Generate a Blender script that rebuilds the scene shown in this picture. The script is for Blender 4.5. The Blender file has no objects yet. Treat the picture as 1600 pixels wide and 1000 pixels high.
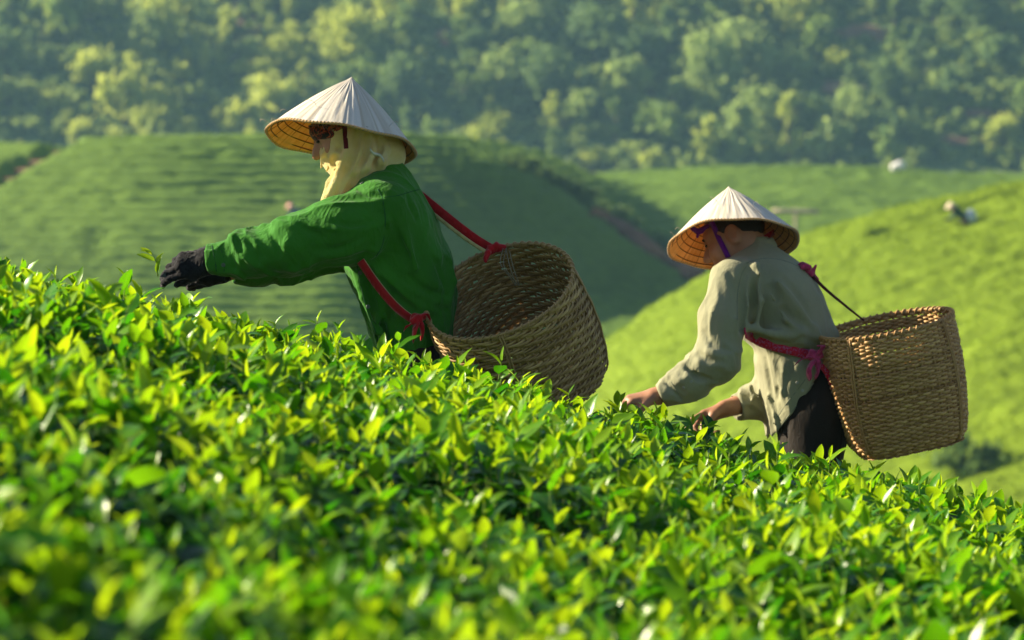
import bpy, math, random
import numpy as np
from mathutils import Vector, Matrix

# ------------------------------------------------------------------ camera, sky, sun, exposure
scn = bpy.context.scene
PITCH = math.radians(2.0)
CAMZ = 1.4
FPX = 6000.0                      # focal length in photo pixels (1600 wide): 135 mm lens
cam_d = bpy.data.cameras.new("camera"); cam = bpy.data.objects.new("camera", cam_d)
scn.collection.objects.link(cam); scn.camera = cam
cam.location = (0, 0, CAMZ); cam.rotation_euler = (math.pi / 2 - PITCH, 0, 0)
cam_d.lens = 135; cam_d.sensor_width = 36; cam_d.clip_end = 4000; cam_d.clip_start = 0.1
cam_d.dof.use_dof = True; cam_d.dof.focus_distance = 10.9; cam_d.dof.aperture_fstop = 5.6

SUN_EL, SUN_AZ = math.radians(26), math.radians(15)     # from the left, 15 degrees behind the pickers
SDIR = Vector((-math.cos(SUN_AZ) * math.cos(SUN_EL), math.sin(SUN_AZ) * math.cos(SUN_EL), math.sin(SUN_EL)))
world = bpy.data.worlds.new("World"); scn.world = world; world.use_nodes = True
wn = world.node_tree; bg = wn.nodes["Background"]
sky = wn.nodes.new("ShaderNodeTexSky"); sky.sky_type = 'NISHITA'; sky.sun_disc = False
sky.sun_elevation = SUN_EL; sky.sun_rotation = math.atan2(SDIR.x, SDIR.y)
sky.altitude = 600; sky.dust_density = 1.5
wn.links.new(sky.outputs[0], bg.inputs[0]); bg.inputs[1].default_value = 0.05
sun_d = bpy.data.lights.new("sun", 'SUN'); sun_d.energy = 5.0; sun_d.angle = math.radians(0.5)
sun_d.color = (1.0, 0.88, 0.64)
sun = bpy.data.objects.new("sun", sun_d); scn.collection.objects.link(sun)
sun.rotation_euler = SDIR.to_track_quat('Z', 'Y').to_euler(); sun.location = (-30, 10, 30)
scn.view_settings.view_transform = 'Standard'; scn.view_settings.look = 'None'
scn.view_settings.exposure = 1.45; scn.view_settings.gamma = 1.0
scn.render.engine = 'CYCLES'
scn.cycles.use_denoising = True
scn.cycles.max_bounces = 8; scn.cycles.transparent_max_bounces = 8; scn.cycles.volume_bounces = 0
scn.cycles.sample_clamp_indirect = 6.0

rng = np.random.default_rng(11)
random.seed(5)
A = np.array

# ------------------------------------------------------------------ helpers: layout
def at(px, py, D):
    """a world point seen at photo pixel (px,py) at distance D along +Y"""
    X = (px - 800) / FPX; Y = -(py - 500) / FPX
    c, s = math.cos(PITCH), math.sin(PITCH)
    d = A([X, c + Y * s, -s + Y * c])
    return A([0, 0, CAMZ]) + d * (D / d[1])

def to_px(P):
    P = np.asarray(P, float) - A([0, 0, CAMZ])
    c, s = math.cos(PITCH), math.sin(PITCH)
    f = P[..., 1] * c - P[..., 2] * s; u = P[..., 1] * s + P[..., 2] * c
    f = np.maximum(f, 1e-3)
    return 800 + FPX * P[..., 0] / f, 500 - FPX * u / f

def hit(px, py, zf, y0, y1, n=4000):
    """first point of the height field zf along the view ray of a photo pixel"""
    ys = np.linspace(y0, y1, n)
    a = at(px, py, 1.0) - A([0, 0, CAMZ])
    P = A([0, 0, CAMZ]) + ys[:, None] * a[None]
    below = P[:, 2] <= zf(P[:, 0], P[:, 1])
    i = int(np.argmax(below)) if below.any() else n - 1
    return P[i]

# ------------------------------------------------------------------ helpers: objects
def link(o, parent=None):
    scn.collection.objects.link(o)
    if parent is not None: o.parent = parent
    return o
def tag(o, label=None, cat=None, group=None, kind=None):
    if label: o["label"] = label
    if cat: o["category"] = cat
    if group: o["group"] = group
    if kind: o["kind"] = kind
    return o
def empty(name, loc=(0, 0, 0), label=None, cat=None, group=None):
    o = bpy.data.objects.new(name, None); o.location = tuple(loc); o.empty_display_size = .1
    link(o); return tag(o, label, cat, group)
def mesh_from(name, V, F, mat=None, smooth=True, attrs=None):
    me = bpy.data.meshes.new(name)
    V = np.asarray(V, np.float32).reshape(-1, 3)
    if isinstance(F, np.ndarray):
        k = F.shape[1]; nf = len(F)
        me.vertices.add(len(V)); me.vertices.foreach_set("co", V.ravel())
        me.loops.add(nf * k); me.loops.foreach_set("vertex_index", F.astype(np.int32).ravel())
        me.polygons.add(nf); me.polygons.foreach_set("loop_start", np.arange(0, nf * k, k, dtype=np.int32))
        me.update(calc_edges=True)
    else:
        me.from_pydata([tuple(v) for v in V], [], [tuple(f) for f in F]); me.update()
    if smooth: me.polygons.foreach_set("use_smooth", np.ones(len(me.polygons), bool))
    for k, a in (attrs or {}).items():
        at_ = me.attributes.new(k, 'FLOAT', 'POINT'); at_.data.foreach_set("value", np.asarray(a, np.float32).ravel())
    if mat: me.materials.append(mat)
    me.validate()
    return me
def obj(name, V, F, mat, parent=None, smooth=True, attrs=None):
    o = bpy.data.objects.new(name, mesh_from(name, V, F, mat, smooth, attrs)); link(o)
    if parent is not None:
        o.parent = parent; o.matrix_parent_inverse = parent_inv(parent)
    return o
def wmat(o):
    m = Matrix.LocRotScale(o.location, o.rotation_euler, o.scale)
    return wmat(o.parent) @ o.matrix_parent_inverse @ m if o.parent is not None else m
def parent_inv(p): return wmat(p).inverted()

def tube(pts, r, n=8, closed=False):
    pts = np.asarray(pts, float); N = len(pts)
    r = np.broadcast_to(np.asarray(r, float), (N,))
    t = np.roll(pts, -1, 0) - np.roll(pts, 1, 0) if closed else np.gradient(pts, axis=0)
    t /= np.linalg.norm(t, axis=1, keepdims=True) + 1e-12
    ref = A([0, 0, 1.0]) if abs(t[:, 2]).mean() < .8 else A([1.0, 0, 0])
    a = np.cross(t, ref); a /= np.linalg.norm(a, axis=1, keepdims=True) + 1e-12
    b = np.cross(t, a)
    ph = np.linspace(0, 2 * np.pi, n, endpoint=False)
    V = pts[:, None] + r[:, None, None] * (np.cos(ph)[None, :, None] * a[:, None] + np.sin(ph)[None, :, None] * b[:, None])
    i = np.arange(N if closed else N - 1)[:, None]; j = np.arange(n)[None]
    i2 = (i + 1) % N; j2 = (j + 1) % n
    F = np.stack([i * n + j, i * n + j2, i2 * n + j2, i2 * n + j], -1).reshape(-1, 4)
    V = V.reshape(-1, 3)
    if not closed:
        c0, c1 = len(V), len(V) + 1
        V = np.vstack([V, pts[0], pts[-1]])
        jj = np.arange(n); k = (jj + 1) % n
        F = np.vstack([F, np.stack([k, jj, np.full(n, c0), np.full(n, c0)], -1), np.stack([(N - 1) * n + jj, (N - 1) * n + k, np.full(n, c1), np.full(n, c1)], -1)])
        F = [tuple(dict.fromkeys(f)) for f in F.tolist()]
        F = F
    return V, F
def ribbon(pts, side, w, th):
    """a flat band of thickness th following pts; side = width direction(s)"""
    pts = np.asarray(pts, float); N = len(pts)
    side = np.broadcast_to(np.asarray(side, float), (N, 3)); side = side / np.linalg.norm(side, axis=1, keepdims=True)
    w = np.broadcast_to(np.asarray(w, float), (N,))
    t = np.gradient(pts, axis=0); t /= np.linalg.norm(t, axis=1, keepdims=True) + 1e-12
    nrm = np.cross(t, side); nrm /= np.linalg.norm(nrm, axis=1, keepdims=True) + 1e-12
    prof = [(-.5, -.5), (0, -.62), (.5, -.5), (.5, .5), (0, .38), (-.5, .5)]
    V = np.stack([pts + side * (w * a)[:, None] + nrm * th * b for a, b in prof], 1)
    n = 6; i = np.arange(N - 1)[:, None]; j = np.arange(n)[None]; j2 = (j + 1) % n
    F = np.stack([i * n + j, i * n + j2, (i + 1) * n + j2, (i + 1) * n + j], -1).reshape(-1, 4).tolist()
    F += [list(range(n))[::-1], [(N - 1) * n + k for k in range(n)]]
    return V.reshape(-1, 3), F
def join(parts):
    Vs, Fs, o = [], [], 0
    for V, F in parts:
        Vs.append(np.asarray(V).reshape(-1, 3)); Fs += [[int(i) + o for i in f] for f in F]; o += len(Vs[-1])
    return np.vstack(Vs), Fs
def spline(pts, n=24):
    """Catmull-Rom through control points"""
    P = np.asarray(pts, float); P = np.vstack([2 * P[0] - P[1], P, 2 * P[-1] - P[-2]])
    out = []
    m = len(P) - 3
    for s in np.linspace(0, m - 1e-6, n):
        i = int(s); t = s - i
        p0, p1, p2, p3 = P[i:i + 4]
        out.append(.5 * ((2 * p1) + (-p0 + p2) * t + (2 * p0 - 5 * p1 + 4 * p2 - p3) * t * t + (-p0 + 3 * p1 - 3 * p2 + p3) * t ** 3))
    return A(out)

# ------------------------------------------------------------------ helpers: noise
def _h(i, j, k, s):
    n = (i.astype(np.int64) * 374761393 + j.astype(np.int64) * 668265263 + k.astype(np.int64) * 2147483647 + s * 974711) & 0xffffffff
    n = ((n ^ (n >> 13)) * 1274126177) & 0xffffffff
    return ((n ^ (n >> 16)) & 0xffff) / 32767.5 - 1.0
def noise3(x, y, z, s=0):
    x, y, z = np.broadcast_arrays(np.asarray(x, float), np.asarray(y, float), np.asarray(z, float))
    i, j, k = np.floor(x), np.floor(y), np.floor(z); u, v, w = x - i, y - j, z - k
    u = u * u * (3 - 2 * u); v = v * v * (3 - 2 * v); w = w * w * (3 - 2 * w)
    r = 0
    for a in (0, 1):
        for b in (0, 1):
            for c in (0, 1):
                r = r + _h(i + a, j + b, k + c, s) * (u if a else 1 - u) * (v if b else 1 - v) * (w if c else 1 - w)
    return r
def noise2(x, y, s=0): 
    x, y = np.broadcast_arrays(np.asarray(x, float), np.asarray(y, float))
    i, j = np.floor(x), np.floor(y); u, v = x - i, y - j
    u = u * u * (3 - 2 * u); v = v * v * (3 - 2 * v); z = np.zeros_like(i)
    return (_h(i, j, z, s) * (1 - u) * (1 - v) + _h(i + 1, j, z, s) * u * (1 - v) + _h(i, j + 1, z, s) * (1 - u) * v + _h(i + 1, j + 1, z, s) * u * v)
def fbm2(x, y, s=0, o=3):
    return sum(noise2(x * 2 ** i, y * 2 ** i, s + i) * .5 ** i for i in range(o))
def sstep(x, a, b):
    t = np.clip((x - a) / (b - a), 0, 1); return t * t * (3 - 2 * t)

# ------------------------------------------------------------------ helpers: materials
class N:
    def __init__(self, name):
        self.m = bpy.data.materials.new(name); self.m.use_nodes = True
        self.t = self.m.node_tree; self.t.nodes.clear(); self.out = self.n("ShaderNodeOutputMaterial")
    def n(self, ty, **kw):
        nd = self.t.nodes.new(ty)
        for k, v in kw.items(): setattr(nd, k, v)
        return nd
    def l(self, a, b): self.t.links.new(a, b)
    def val(self, sock, v):
        if isinstance(v, bpy.types.NodeSocket): self.l(v, sock)
        elif isinstance(v, (tuple, list)) and len(v) == 3 and sock.type == 'RGBA': sock.default_value = (*v, 1)
        else: sock.default_value = v
    def noise(self, scale, detail=4, rough=.55, coord=None, stretch=None, distort=0):
        t = self.n("ShaderNodeTexNoise"); t.inputs["Scale"].default_value = scale; t.inputs["Detail"].default_value = detail
        t.inputs["Roughness"].default_value = rough; t.inputs["Distortion"].default_value = distort
        c = coord or self.n("ShaderNodeTexCoord").outputs["Object"]
        if stretch:
            mp = self.n("ShaderNodeMapping"); mp.inputs["Scale"].default_value = stretch; self.l(c, mp.inputs[0]); c = mp.outputs[0]
        self.l(c, t.inputs["Vector"]); return t.outputs["Fac"]
    def ramp(self, fac, stops):
        r = self.n("ShaderNodeValToRGB"); e = r.color_ramp.elements
        while len(e) < len(stops): e.new(.5)
        for el, (p, c) in zip(e, stops): el.position = p; el.color = (*c, 1)
        self.l(fac, r.inputs[0]); return r.outputs[0]
    def mix(self, fac, a, b, mode='MIX'):
        m = self.n("ShaderNodeMix", data_type='RGBA', blend_type=mode)
        self.val(m.inputs[0], fac); self.val(m.inputs[6], a); self.val(m.inputs[7], b); return m.outputs[2]
    def attr(self, name): 
        return self.n("ShaderNodeAttribute", attribute_name=name).outputs["Fac"]
    def math(self, op, a, b=0.0):
        m = self.n("ShaderNodeMath", operation=op); self.val(m.inputs[0], a); self.val(m.inputs[1], b); return m.outputs[0]
    def bump(self, h, strength=.3, dist=.01):
        b = self.n("ShaderNodeBump"); b.inputs["Strength"].default_value = strength; b.inputs["Distance"].default_value = dist
        self.l(h, b.inputs["Height"]); return b.outputs[0]
    def finish(self, base, rough=.8, normal=None, spec=.3, sheen=0, transl=None, tfac=0.0, subsurf=0, sheen_tint=None):
        p = self.n("ShaderNodeBsdfPrincipled"); self.val(p.inputs["Base Color"], base); self.val(p.inputs["Roughness"], rough)
        p.inputs["Specular IOR Level"].default_value = spec
        if sheen: p.inputs["Sheen Weight"].default_value = sheen; p.inputs["Sheen Roughness"].default_value = .4
        if subsurf:
            p.inputs["Subsurface Weight"].default_value = subsurf; p.inputs["Subsurface Radius"].default_value = (.012, .005, .003); p.inputs["Subsurface Scale"].default_value = 1.0
        if normal is not None: self.l(normal, p.inputs["Normal"])
        s = p.outputs[0]
        if tfac:
            t = self.n("ShaderNodeBsdfTranslucent"); self.val(t.inputs[0], transl if transl is not None else base)
            if normal is not None: self.l(normal, t.inputs["Normal"])
            mx = self.n("ShaderNodeMixShader"); self.val(mx.inputs[0], tfac); self.l(s, mx.inputs[1]); self.l(t.outputs[0], mx.inputs[2]); s = mx.outputs[0]
        self.l(s, self.out.inputs[0]); return self.m

def m_fabric(name, c, var=.25, scale=9, weave=900, bump=.25, rough=.85, tfac=0, sheen=.25, wear=None):
    k = N(name)
    f = k.noise(scale, 5, .6)
    c0 = tuple(x * (1 - var) for x in c); c1 = tuple(min(1, x * (1 + var)) for x in c)
    col = k.ramp(f, [(.25, c0), (.75, c1)])
    if wear:
        col = k.mix(k.math('MULTIPLY', k.ramp(k.noise(3.5, 6, .65), [(.5, (0, 0, 0)), (.75, (1, 1, 1))]), .35), col, wear)
    w = k.noise(weave, 2, .5); w2 = k.noise(70, 3, .6, stretch=(1, 1, .6), distort=.6)
    n1 = k.noise(16, 2, .5, stretch=(1, 1, .45), distort=1.0); n2 = k.noise(34, 2, .5, stretch=(1, .8, .6), distort=.8)
    rg = lambda n: k.math('POWER', k.math('SUBTRACT', 1.0, k.math('ABSOLUTE', k.math('MULTIPLY', k.math('SUBTRACT', n, .5), 3.2))), 3.0)
    w2 = k.math('ADD', w2, k.math('ADD', k.math('MULTIPLY', rg(n1), 1.6), k.math('MULTIPLY', rg(n2), .6)))
    h = k.math('ADD', k.math('MULTIPLY', w, .15), w2)
    return k.finish(col, rough, k.bump(h, bump, .004), .15, sheen, None, tfac)
def m_plain(name, c, rough=.7, var=.2, scale=20, spec=.3, bump=0, tfac=0, subsurf=0):
    k = N(name); f = k.noise(scale, 4)
    col = k.ramp(f, [(.3, tuple(x * (1 - var) for x in c)), (.7, tuple(min(1, x * (1 + var)) for x in c))])
    nm = k.bump(k.noise(scale * 6, 3), bump, .004) if bump else None
    return k.finish(col, rough, nm, spec, 0, None, tfac, subsurf)

# ------------------------------------------------------------------ helpers: signed distance sculpting
def smin(a, b, k):
    h = np.maximum(k - np.abs(a - b), 0) / k
    return np.minimum(a, b) - h * h * k * .25
def smax(a, b, k): return -smin(-a, -b, k)
def rc(P, a, b, ra, rb):
    a = np.asarray(a, float); b = np.asarray(b, float); ba = b - a; pa = P - a
    t = np.clip(pa @ ba / (ba @ ba + 1e-12), 0, 1)
    return np.linalg.norm(pa - t[:, None] * ba, axis=1) - (ra + (rb - ra) * t)
def chain(P, pts, rs, k=.02):
    d = None
    for i in range(len(pts) - 1):
        e = rc(P, pts[i], pts[i + 1], rs[i], rs[i + 1]); d = e if d is None else smin(d, e, k)
    return d
def ell(P, c, r, R=None):
    q = P - np.asarray(c, float)
    if R is not None: q = q @ R          # columns of R are the local axes
    r = np.asarray(r, float)
    k0 = np.linalg.norm(q / r, axis=1); k1 = np.linalg.norm(q / (r * r), axis=1) + 1e-9
    return np.where(k0 < .05, -r.min(), k0 * (k0 - 1) / k1)
def frame(f, u):
    f = np.asarray(f, float); f /= np.linalg.norm(f); u = np.asarray(u, float); u = u - f * (u @ f); u /= np.linalg.norm(u)
    return np.stack([f, np.cross(u, f), u], 1)       # forward, left, up
def slices(rows, D, n=2.3):
    """stack of horizontal superellipse slices; rows = (py, px_left, px_right, depth_centre, half_depth)"""
    z, xc, hx, yc, hy = [], [], [], [], []
    for py, xl, xr, dc, hd in rows:
        a, b = at(xl, py, D), at(xr, py, D); z.append(a[2]); xc.append((a[0] + b[0]) / 2); hx.append((b[0] - a[0]) / 2); yc.append(D + dc); hy.append(hd)
    o = np.argsort(z); z = A(z)[o]
    zz = np.linspace(z[0], z[-1], 200)
    ker = np.ones(13) / 13
    def sm(v):
        v = np.interp(zz, z, A(v)[o]); return np.convolve(np.pad(v, 6, mode='edge'), ker, 'valid')
    xc, hx, yc, hy = map(sm, (xc, hx, yc, hy))
    def f(P, grow=0.0):
        zc = np.clip(P[:, 2], zz[0], zz[-1])
        a = np.interp(zc, zz, hx) + grow; b = np.interp(zc, zz, hy) + grow
        u = np.abs(P[:, 0] - np.interp(zc, zz, xc)) / a; v = np.abs(P[:, 1] - np.interp(zc, zz, yc)) / b
        q = (u ** n + v ** n + 1e-9) ** (1 / n)
        d = (q - 1) * np.minimum(a, b)
        e = np.abs(P[:, 2] - zc)
        return np.where(e > 0, np.hypot(np.maximum(d, 0), e) + np.minimum(d, 0) * (e < .0), d) if True else d
    return f
def sdf_mesh(f, lo, hi, h):
    """sparse evaluation + surface nets -> V, F"""
    lo = np.asarray(lo, float); hi = np.asarray(hi, float)
    nb = np.ceil((hi - lo) / (4 * h)).astype(int) + 1
    H = 4 * h
    ax = [lo[i] + H * (np.arange(nb[i]) + .5) for i in range(3)]
    C = np.stack(np.meshgrid(*ax, indexing='ij'), -1).reshape(-1, 3)
    dc = f(C).reshape(nb)
    act = np.abs(dc) < H * 1.5
    n = nb * 4
    Fv = np.repeat(np.repeat(np.repeat(np.where(dc < 0, -1., 1.).astype(np.float32), 4, 0), 4, 1), 4, 2)
    m = np.repeat(np.repeat(np.repeat(act, 4, 0), 4, 1), 4, 2)
    idx = np.argwhere(m)
    P = lo + (idx + .0) * h + h * .5
    out = np.empty(len(P), np.float32)
    for s in range(0, len(P), 400000): out[s:s + 400000] = f(P[s:s + 400000])
    Fv[idx[:, 0], idx[:, 1], idx[:, 2]] = out
    Fv[0] = Fv[-1] = 1; Fv[:, 0] = Fv[:, -1] = 1; Fv[:, :, 0] = Fv[:, :, -1] = 1
    ins = Fv < 0
    cnt = np.zeros(n - 1, np.int8)
    for a in (0, 1):
        for b in (0, 1):
            for c in (0, 1): cnt += ins[a:n[0] - 1 + a, b:n[1] - 1 + b, c:n[2] - 1 + c]
    cells = np.argwhere((cnt > 0) & (cnt < 8))
    cid = np.full(n - 1, -1, np.int32); cid[cells[:, 0], cells[:, 1], cells[:, 2]] = np.arange(len(cells))
    acc = np.zeros((len(cells), 3)); w = np.zeros(len(cells))
    for ax_ in range(3):
        o = [0, 0, 0]
        for p in (0, 1):
            for q in (0, 1):
                a = cells.copy(); e = [i for i in range(3) if i != ax_]; a[:, e[0]] += p; a[:, e[1]] += q
                b = a.copy(); b[:, ax_] += 1
                fa = Fv[a[:, 0], a[:, 1], a[:, 2]]; fb = Fv[b[:, 0], b[:, 1], b[:, 2]]
                x = (fa < 0) != (fb < 0); t = np.where(x, fa / (fa - fb + 1e-12 * (fa == fb)), 0)
                pt = a.astype(float); pt[:, ax_] += t
                acc[x] += pt[x]; w[x] += 1
    V = lo + h * .5 + acc / w[:, None] * h
    Q = []
    for ax_ in range(3):
        e = [i for i in range(3) if i != ax_]
        s0 = [slice(1, -1)] * 3; s0[ax_] = slice(0, n[ax_] - 1); s1 = [slice(1, -1)] * 3; s1[ax_] = slice(1, n[ax_])
        A0, A1 = ins[tuple(s0)], ins[tuple(s1)]
        g = np.argwhere(A0 != A1); fl = A0[g[:, 0], g[:, 1], g[:, 2]]
        g = g.copy(); g[:, e[0]] += 1; g[:, e[1]] += 1
        def cc(p, q):
            a = g.copy(); a[:, e[0]] -= p; a[:, e[1]] -= q; return cid[a[:, 0], a[:, 1], a[:, 2]]
        q = np.stack([cc(1, 1), cc(0, 1), cc(0, 0), cc(1, 0)], -1)
        if ax_ == 1: fl = ~fl
        q[~fl] = q[~fl][:, ::-1]
        Q.append(q)
    return V, np.vstack(Q)
def relax(V, F, it=2, lam=.5):
    """light Laplacian smoothing of a quad mesh"""
    for _ in range(it):
        s = np.zeros_like(V); c = np.zeros(len(V))
        for a, b in ((0, 1), (1, 2), (2, 3), (3, 0)):
            np.add.at(s, F[:, a], V[F[:, b]]); np.add.at(c, F[:, a], 1); np.add.at(s, F[:, b], V[F[:, a]]); np.add.at(c, F[:, b], 1)
        V = V + lam * (s / np.maximum(c, 1)[:, None] - V)
    return V
def sculpt(name, f, lo, hi, h, mat, parent=None, smooth_it=2):
    V, F = sdf_mesh(f, lo, hi, h); V = relax(V, F, smooth_it, .5)
    return obj(name, V, F, mat, parent)
def grad(f, P, e=.002):
    g = np.stack([(f(P + A(v) * e) - f(P - A(v) * e)) for v in np.eye(3)], 1)
    return g / (np.linalg.norm(g, axis=1, keepdims=True) + 1e-9)
def project(f, P, off=0.0, it=8):
    P = np.asarray(P, float).copy()
    for _ in range(it): P = P - grad(f, P) * (f(P) - off)[:, None] * .8
    return P
def cast(f, px, py, off=0.0, y0=9.5, y1=13.5):
    """points where view rays of photo pixels meet the surface f=off"""
    out = []
    for a, b in zip(px, py):
        d = at(a, b, 1.0) - A([0, 0, CAMZ]); ys = np.linspace(y0, y1, 1600); P = A([0, 0, CAMZ]) + ys[:, None] * d
        v = f(P) - off; i = int(np.argmax(v < 0)) if (v < 0).any() else int(np.argmin(v)); out.append(P[i])
    return A(out)

# ================================================================== SETTING: ground, hills, far hillside
M_soil = (lambda k: k.finish(k.mix(k.ramp(k.noise(.25, 5), [(.4, (0, 0, 0)), (.6, (1, 1, 1))]), k.ramp(k.noise(3, 6), [(.3, (.10, .055, .035)), (.7, (.22, .12, .075))]), (.05, .07, .02)), .95, k.bump(k.noise(6, 6), .6, .1), .1))(N("soil"))
M_earth = (lambda k: k.finish(k.ramp(k.noise(.5, 6), [(.3, (.15, .080, .05)), (.7, (.27, .155, .10))]), .95, k.bump(k.noise(4, 6), .6, .1), .1))(N("red_earth"))
M_scrub = (lambda k: k.finish(k.mix(k.ramp(k.noise(.045, 4, .6), [(.56, (0, 0, 0)), (.66, (1, 1, 1))]), k.ramp(k.noise(.4, 6), [(.3, (.06, .11, .032)), (.7, (.13, .19, .05))]), (.20, .10, .06)), .95, k.bump(k.noise(1.2, 6), .8, .5), .1))(N("hillside_scrub"))
def m_tea_far(name, dark, light, sc=1.6):
    k = N(name)
    f = k.noise(sc, 6, .7); g = k.noise(.09, 3)
    col = k.ramp(f, [(.28, dark), (.72, light)])
    col = k.mix(k.ramp(g, [(.35, (0, 0, 0)), (.7, (1, 1, 1))]), col, k.mix(.5, col, tuple(x * 1.25 for x in light)))
    h = k.noise(sc * 2.2, 6, .75)
    return k.finish(col, .75, k.bump(h, .6, .2), .15, 0, tuple(min(1, x * 1.6) for x in light), .22)
M_teaA = m_tea_far("tea_canopy_far", (.068, .142, .022), (.185, .295, .036))
M_teaC = m_tea_far("tea_canopy_bright", (.150, .240, .008), (.230, .330, .014), 2.6)

def grid_mesh(x0, x1, nx, y0, y1, ny, zf, yw=None):
    x = np.linspace(x0, x1, nx); y = np.linspace(y0, y1, ny) if yw is None else yw; ny = len(y)
    X, Y = np.meshgrid(x, y, indexing='ij'); Z = zf(X, Y)
    V = np.stack([X, Y, Z], -1).reshape(-1, 3)
    i, j = np.meshgrid(np.arange(nx - 1), np.arange(ny - 1), indexing='ij'); b = (i * ny + j).ravel()
    return V, np.stack([b, b + ny, b + ny + 1, b + 1], -1)

# --- the near slope the pickers stand on (falls to the right and away behind them)
def z_slope(x, y):
    return CAMZ - 1.40 - .22 * x - .16 * np.maximum(y - 14, 0) - .0012 * np.maximum(y - 14, 0) ** 2 + .03 * noise2(x * 1.5, y * 1.5, 3)
V, F = grid_mesh(-16, 16, 100, -6, 55, 170, z_slope)
tag(obj("near_slope", V, F, M_soil), "bare soil slope under the foreground tea", kind="structure")

# --- valley floor out to the horizon
V, F = grid_mesh(-690, 690, 60, -280, 780, 60, lambda x, y: CAMZ - 15.5 + .5 * noise2(x / 40, y / 40, 8))
tag(obj("ground", V, F, M_scrub), "valley floor between the hills", kind="structure")

def with_tufts(V, F, zf, x0, x1, y0, y1, n, size, seed):
    """leafy sprays standing on a tea canopy, part of the same mass of bushes"""
    g = np.random.default_rng(seed); x = g.uniform(x0, x1, n); y = g.uniform(y0, y1, n); z = zf(x, y)
    px, py = to_px(np.stack([x, y, z], 1)); k = (px > -150) & (px < 1750) & (py < 820); x, y, z = x[k], y[k], z[k]; n = len(x)
    t = unit3(g.normal(size=(n, 3)) * A([1, 1, .7])); w = unit3(np.cross(t, g.normal(size=(n, 3)) + A([0, 0, .3]))); s = size * g.uniform(.5, 1.3, (n, 1)); p = np.stack([x, y, z + .25 * size], 1)
    q = np.stack([p - t * s, p - w * s * .45, p + t * s, p + w * s * .45 + A([0, 0, 1]) * s * .2], 1).reshape(-1, 3)
    return np.vstack([V, q]), np.vstack([F, np.arange(len(q)).reshape(-1, 4) + len(V)])
def unit3(v): return v / (np.linalg.norm(v, axis=-1, keepdims=True) + 1e-9)
# --- left dome and far slope meeting in a gully
def softmax(a, b, k): return smax(a, b, k)
def z_A(x, y):
    xr = -7 + .15 * (np.minimum(y, 262) - 197)
    r = np.maximum(x - xr, 0); rr = r * r / (r + 3.5)
    fr = np.maximum(204 - y, 0); ff = fr * fr / (fr + 4)
    bk = np.maximum(y - 235, 0)
    lf = np.maximum(-16 - x, 0)
    return CAMZ + 2.15 - .60 * rr - .43 * ff - .004 * lf ** 2 - .05 * bk + .25 * noise2(x / 9, y / 9, 4)
def z_B(x, y):
    return CAMZ + .80 - .092 * (272 - y) * (y < 272) - .35 * np.maximum(y - 272, 0) - .09 * np.maximum(14 - x, 0) * 0.6 - .035 * np.maximum(x - 22, 0) + .15 * noise2(x / 8, y / 8, 6)
def z_AB(x, y): return np.maximum(smax(z_A(x, y), z_B(x, y), 1.2), CAMZ - 15)
def seg_dist(x, y, pts):
    d = np.full(np.shape(x), 1e9)
    for (ax, ay), (bx, by) in zip(pts[:-1], pts[1:]):
        ux, uy = bx - ax, by - ay; t = np.clip(((x - ax) * ux + (y - ay) * uy) / (ux * ux + uy * uy), 0, 1)
        d = np.minimum(d, np.hypot(x - ax - t * ux, y - ay - t * uy))
    return d
furrow = [tuple(hit(a, b, z_AB, 150, 290)[:2]) for a, b in ((-40, 318), (0, 294), (50, 262), (100, 240), (152, 231))]
gully = [tuple(hit(a, b, z_AB, 150, 290)[:2]) for a, b in ((800, 262), (870, 292), (945, 345), (1000, 378), (1050, 415), (1100, 440), (1135, 470))]
def canopy_AB(x, y):
    z = z_AB(x, y); onA = sstep(z_A(x, y) - z_B(x, y), -.5, 1.0)
    w = .35 * noise2(x / 3, y / 3, 21) + .12 * noise2(x * 1.3, y * 1.3, 22)
    cl = lambda v: np.clip((np.abs(v) - .30) / .35, 0, 1) ** .6
    rowA = cl(np.sin(np.pi * (z + .04 * w * 2) / .45)); rowB = cl(np.sin(np.pi * (y + .5 * x * .1 + w) / 2.1))
    row = rowA * onA + rowB * (1 - onA)
    rough = .09 * noise2(x * 1.1, y * 1.1, 23) + .10 * noise2(x * 2.7, y * 2.7, 24)
    h = .00 + .66 * row + rough * .8
    gap = sstep(noise2(x / 1.7, y / 2.4, 27), .55, .8) * .35
    h = h - gap * .5
    for pts, wd, dep in ((furrow, .75, .62), (gully, .55, 1.1)):
        h = h - dep * (1 - sstep(seg_dist(x, y, pts), wd * .5, wd * 1.3))
    return z + h
yy = np.concatenate([np.arange(168, 214, .17), np.arange(214, 276, .4), np.arange(276, 300, 2)])
V, F = grid_mesh(-44, 62, 120, 160, 310, 90, z_AB)
tag(obj("hill", V, F, M_earth), "rounded far hill planted with tea", kind="structure")
V, F = grid_mesh(-34, 48, 230, 0, 0, 0, canopy_AB, yw=yy)
V, F = with_tufts(V, F, canopy_AB, -34, 40, 172, 274, 30000, .10, 5)
tag(obj("tea_rows", V, F, M_teaA), "hazy rows of tea bushes covering the rounded hills in the middle distance", "tea rows", kind="stuff")

# red-brown footpath climbing the gully, and dark shrubs above it
gp = [hit(a, b, canopy_AB, 165, 290) for a, b in ((925, 338), (950, 352), (985, 372), (1015, 394), (1050, 416), (1085, 436), (1115, 448), (1150, 470))]
gp = spline([q + A([0, -.3, .28]) for q in gp], 40); wd = .55 + .15 * noise2(np.arange(40) * .7, np.zeros(40), 3)
V, F = ribbon(gp, A([.62, .2, .62]), wd * 1.3, .12); tag(obj("path", V, F, M_earth), "red-brown footpath in the gully", kind="structure")
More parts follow.
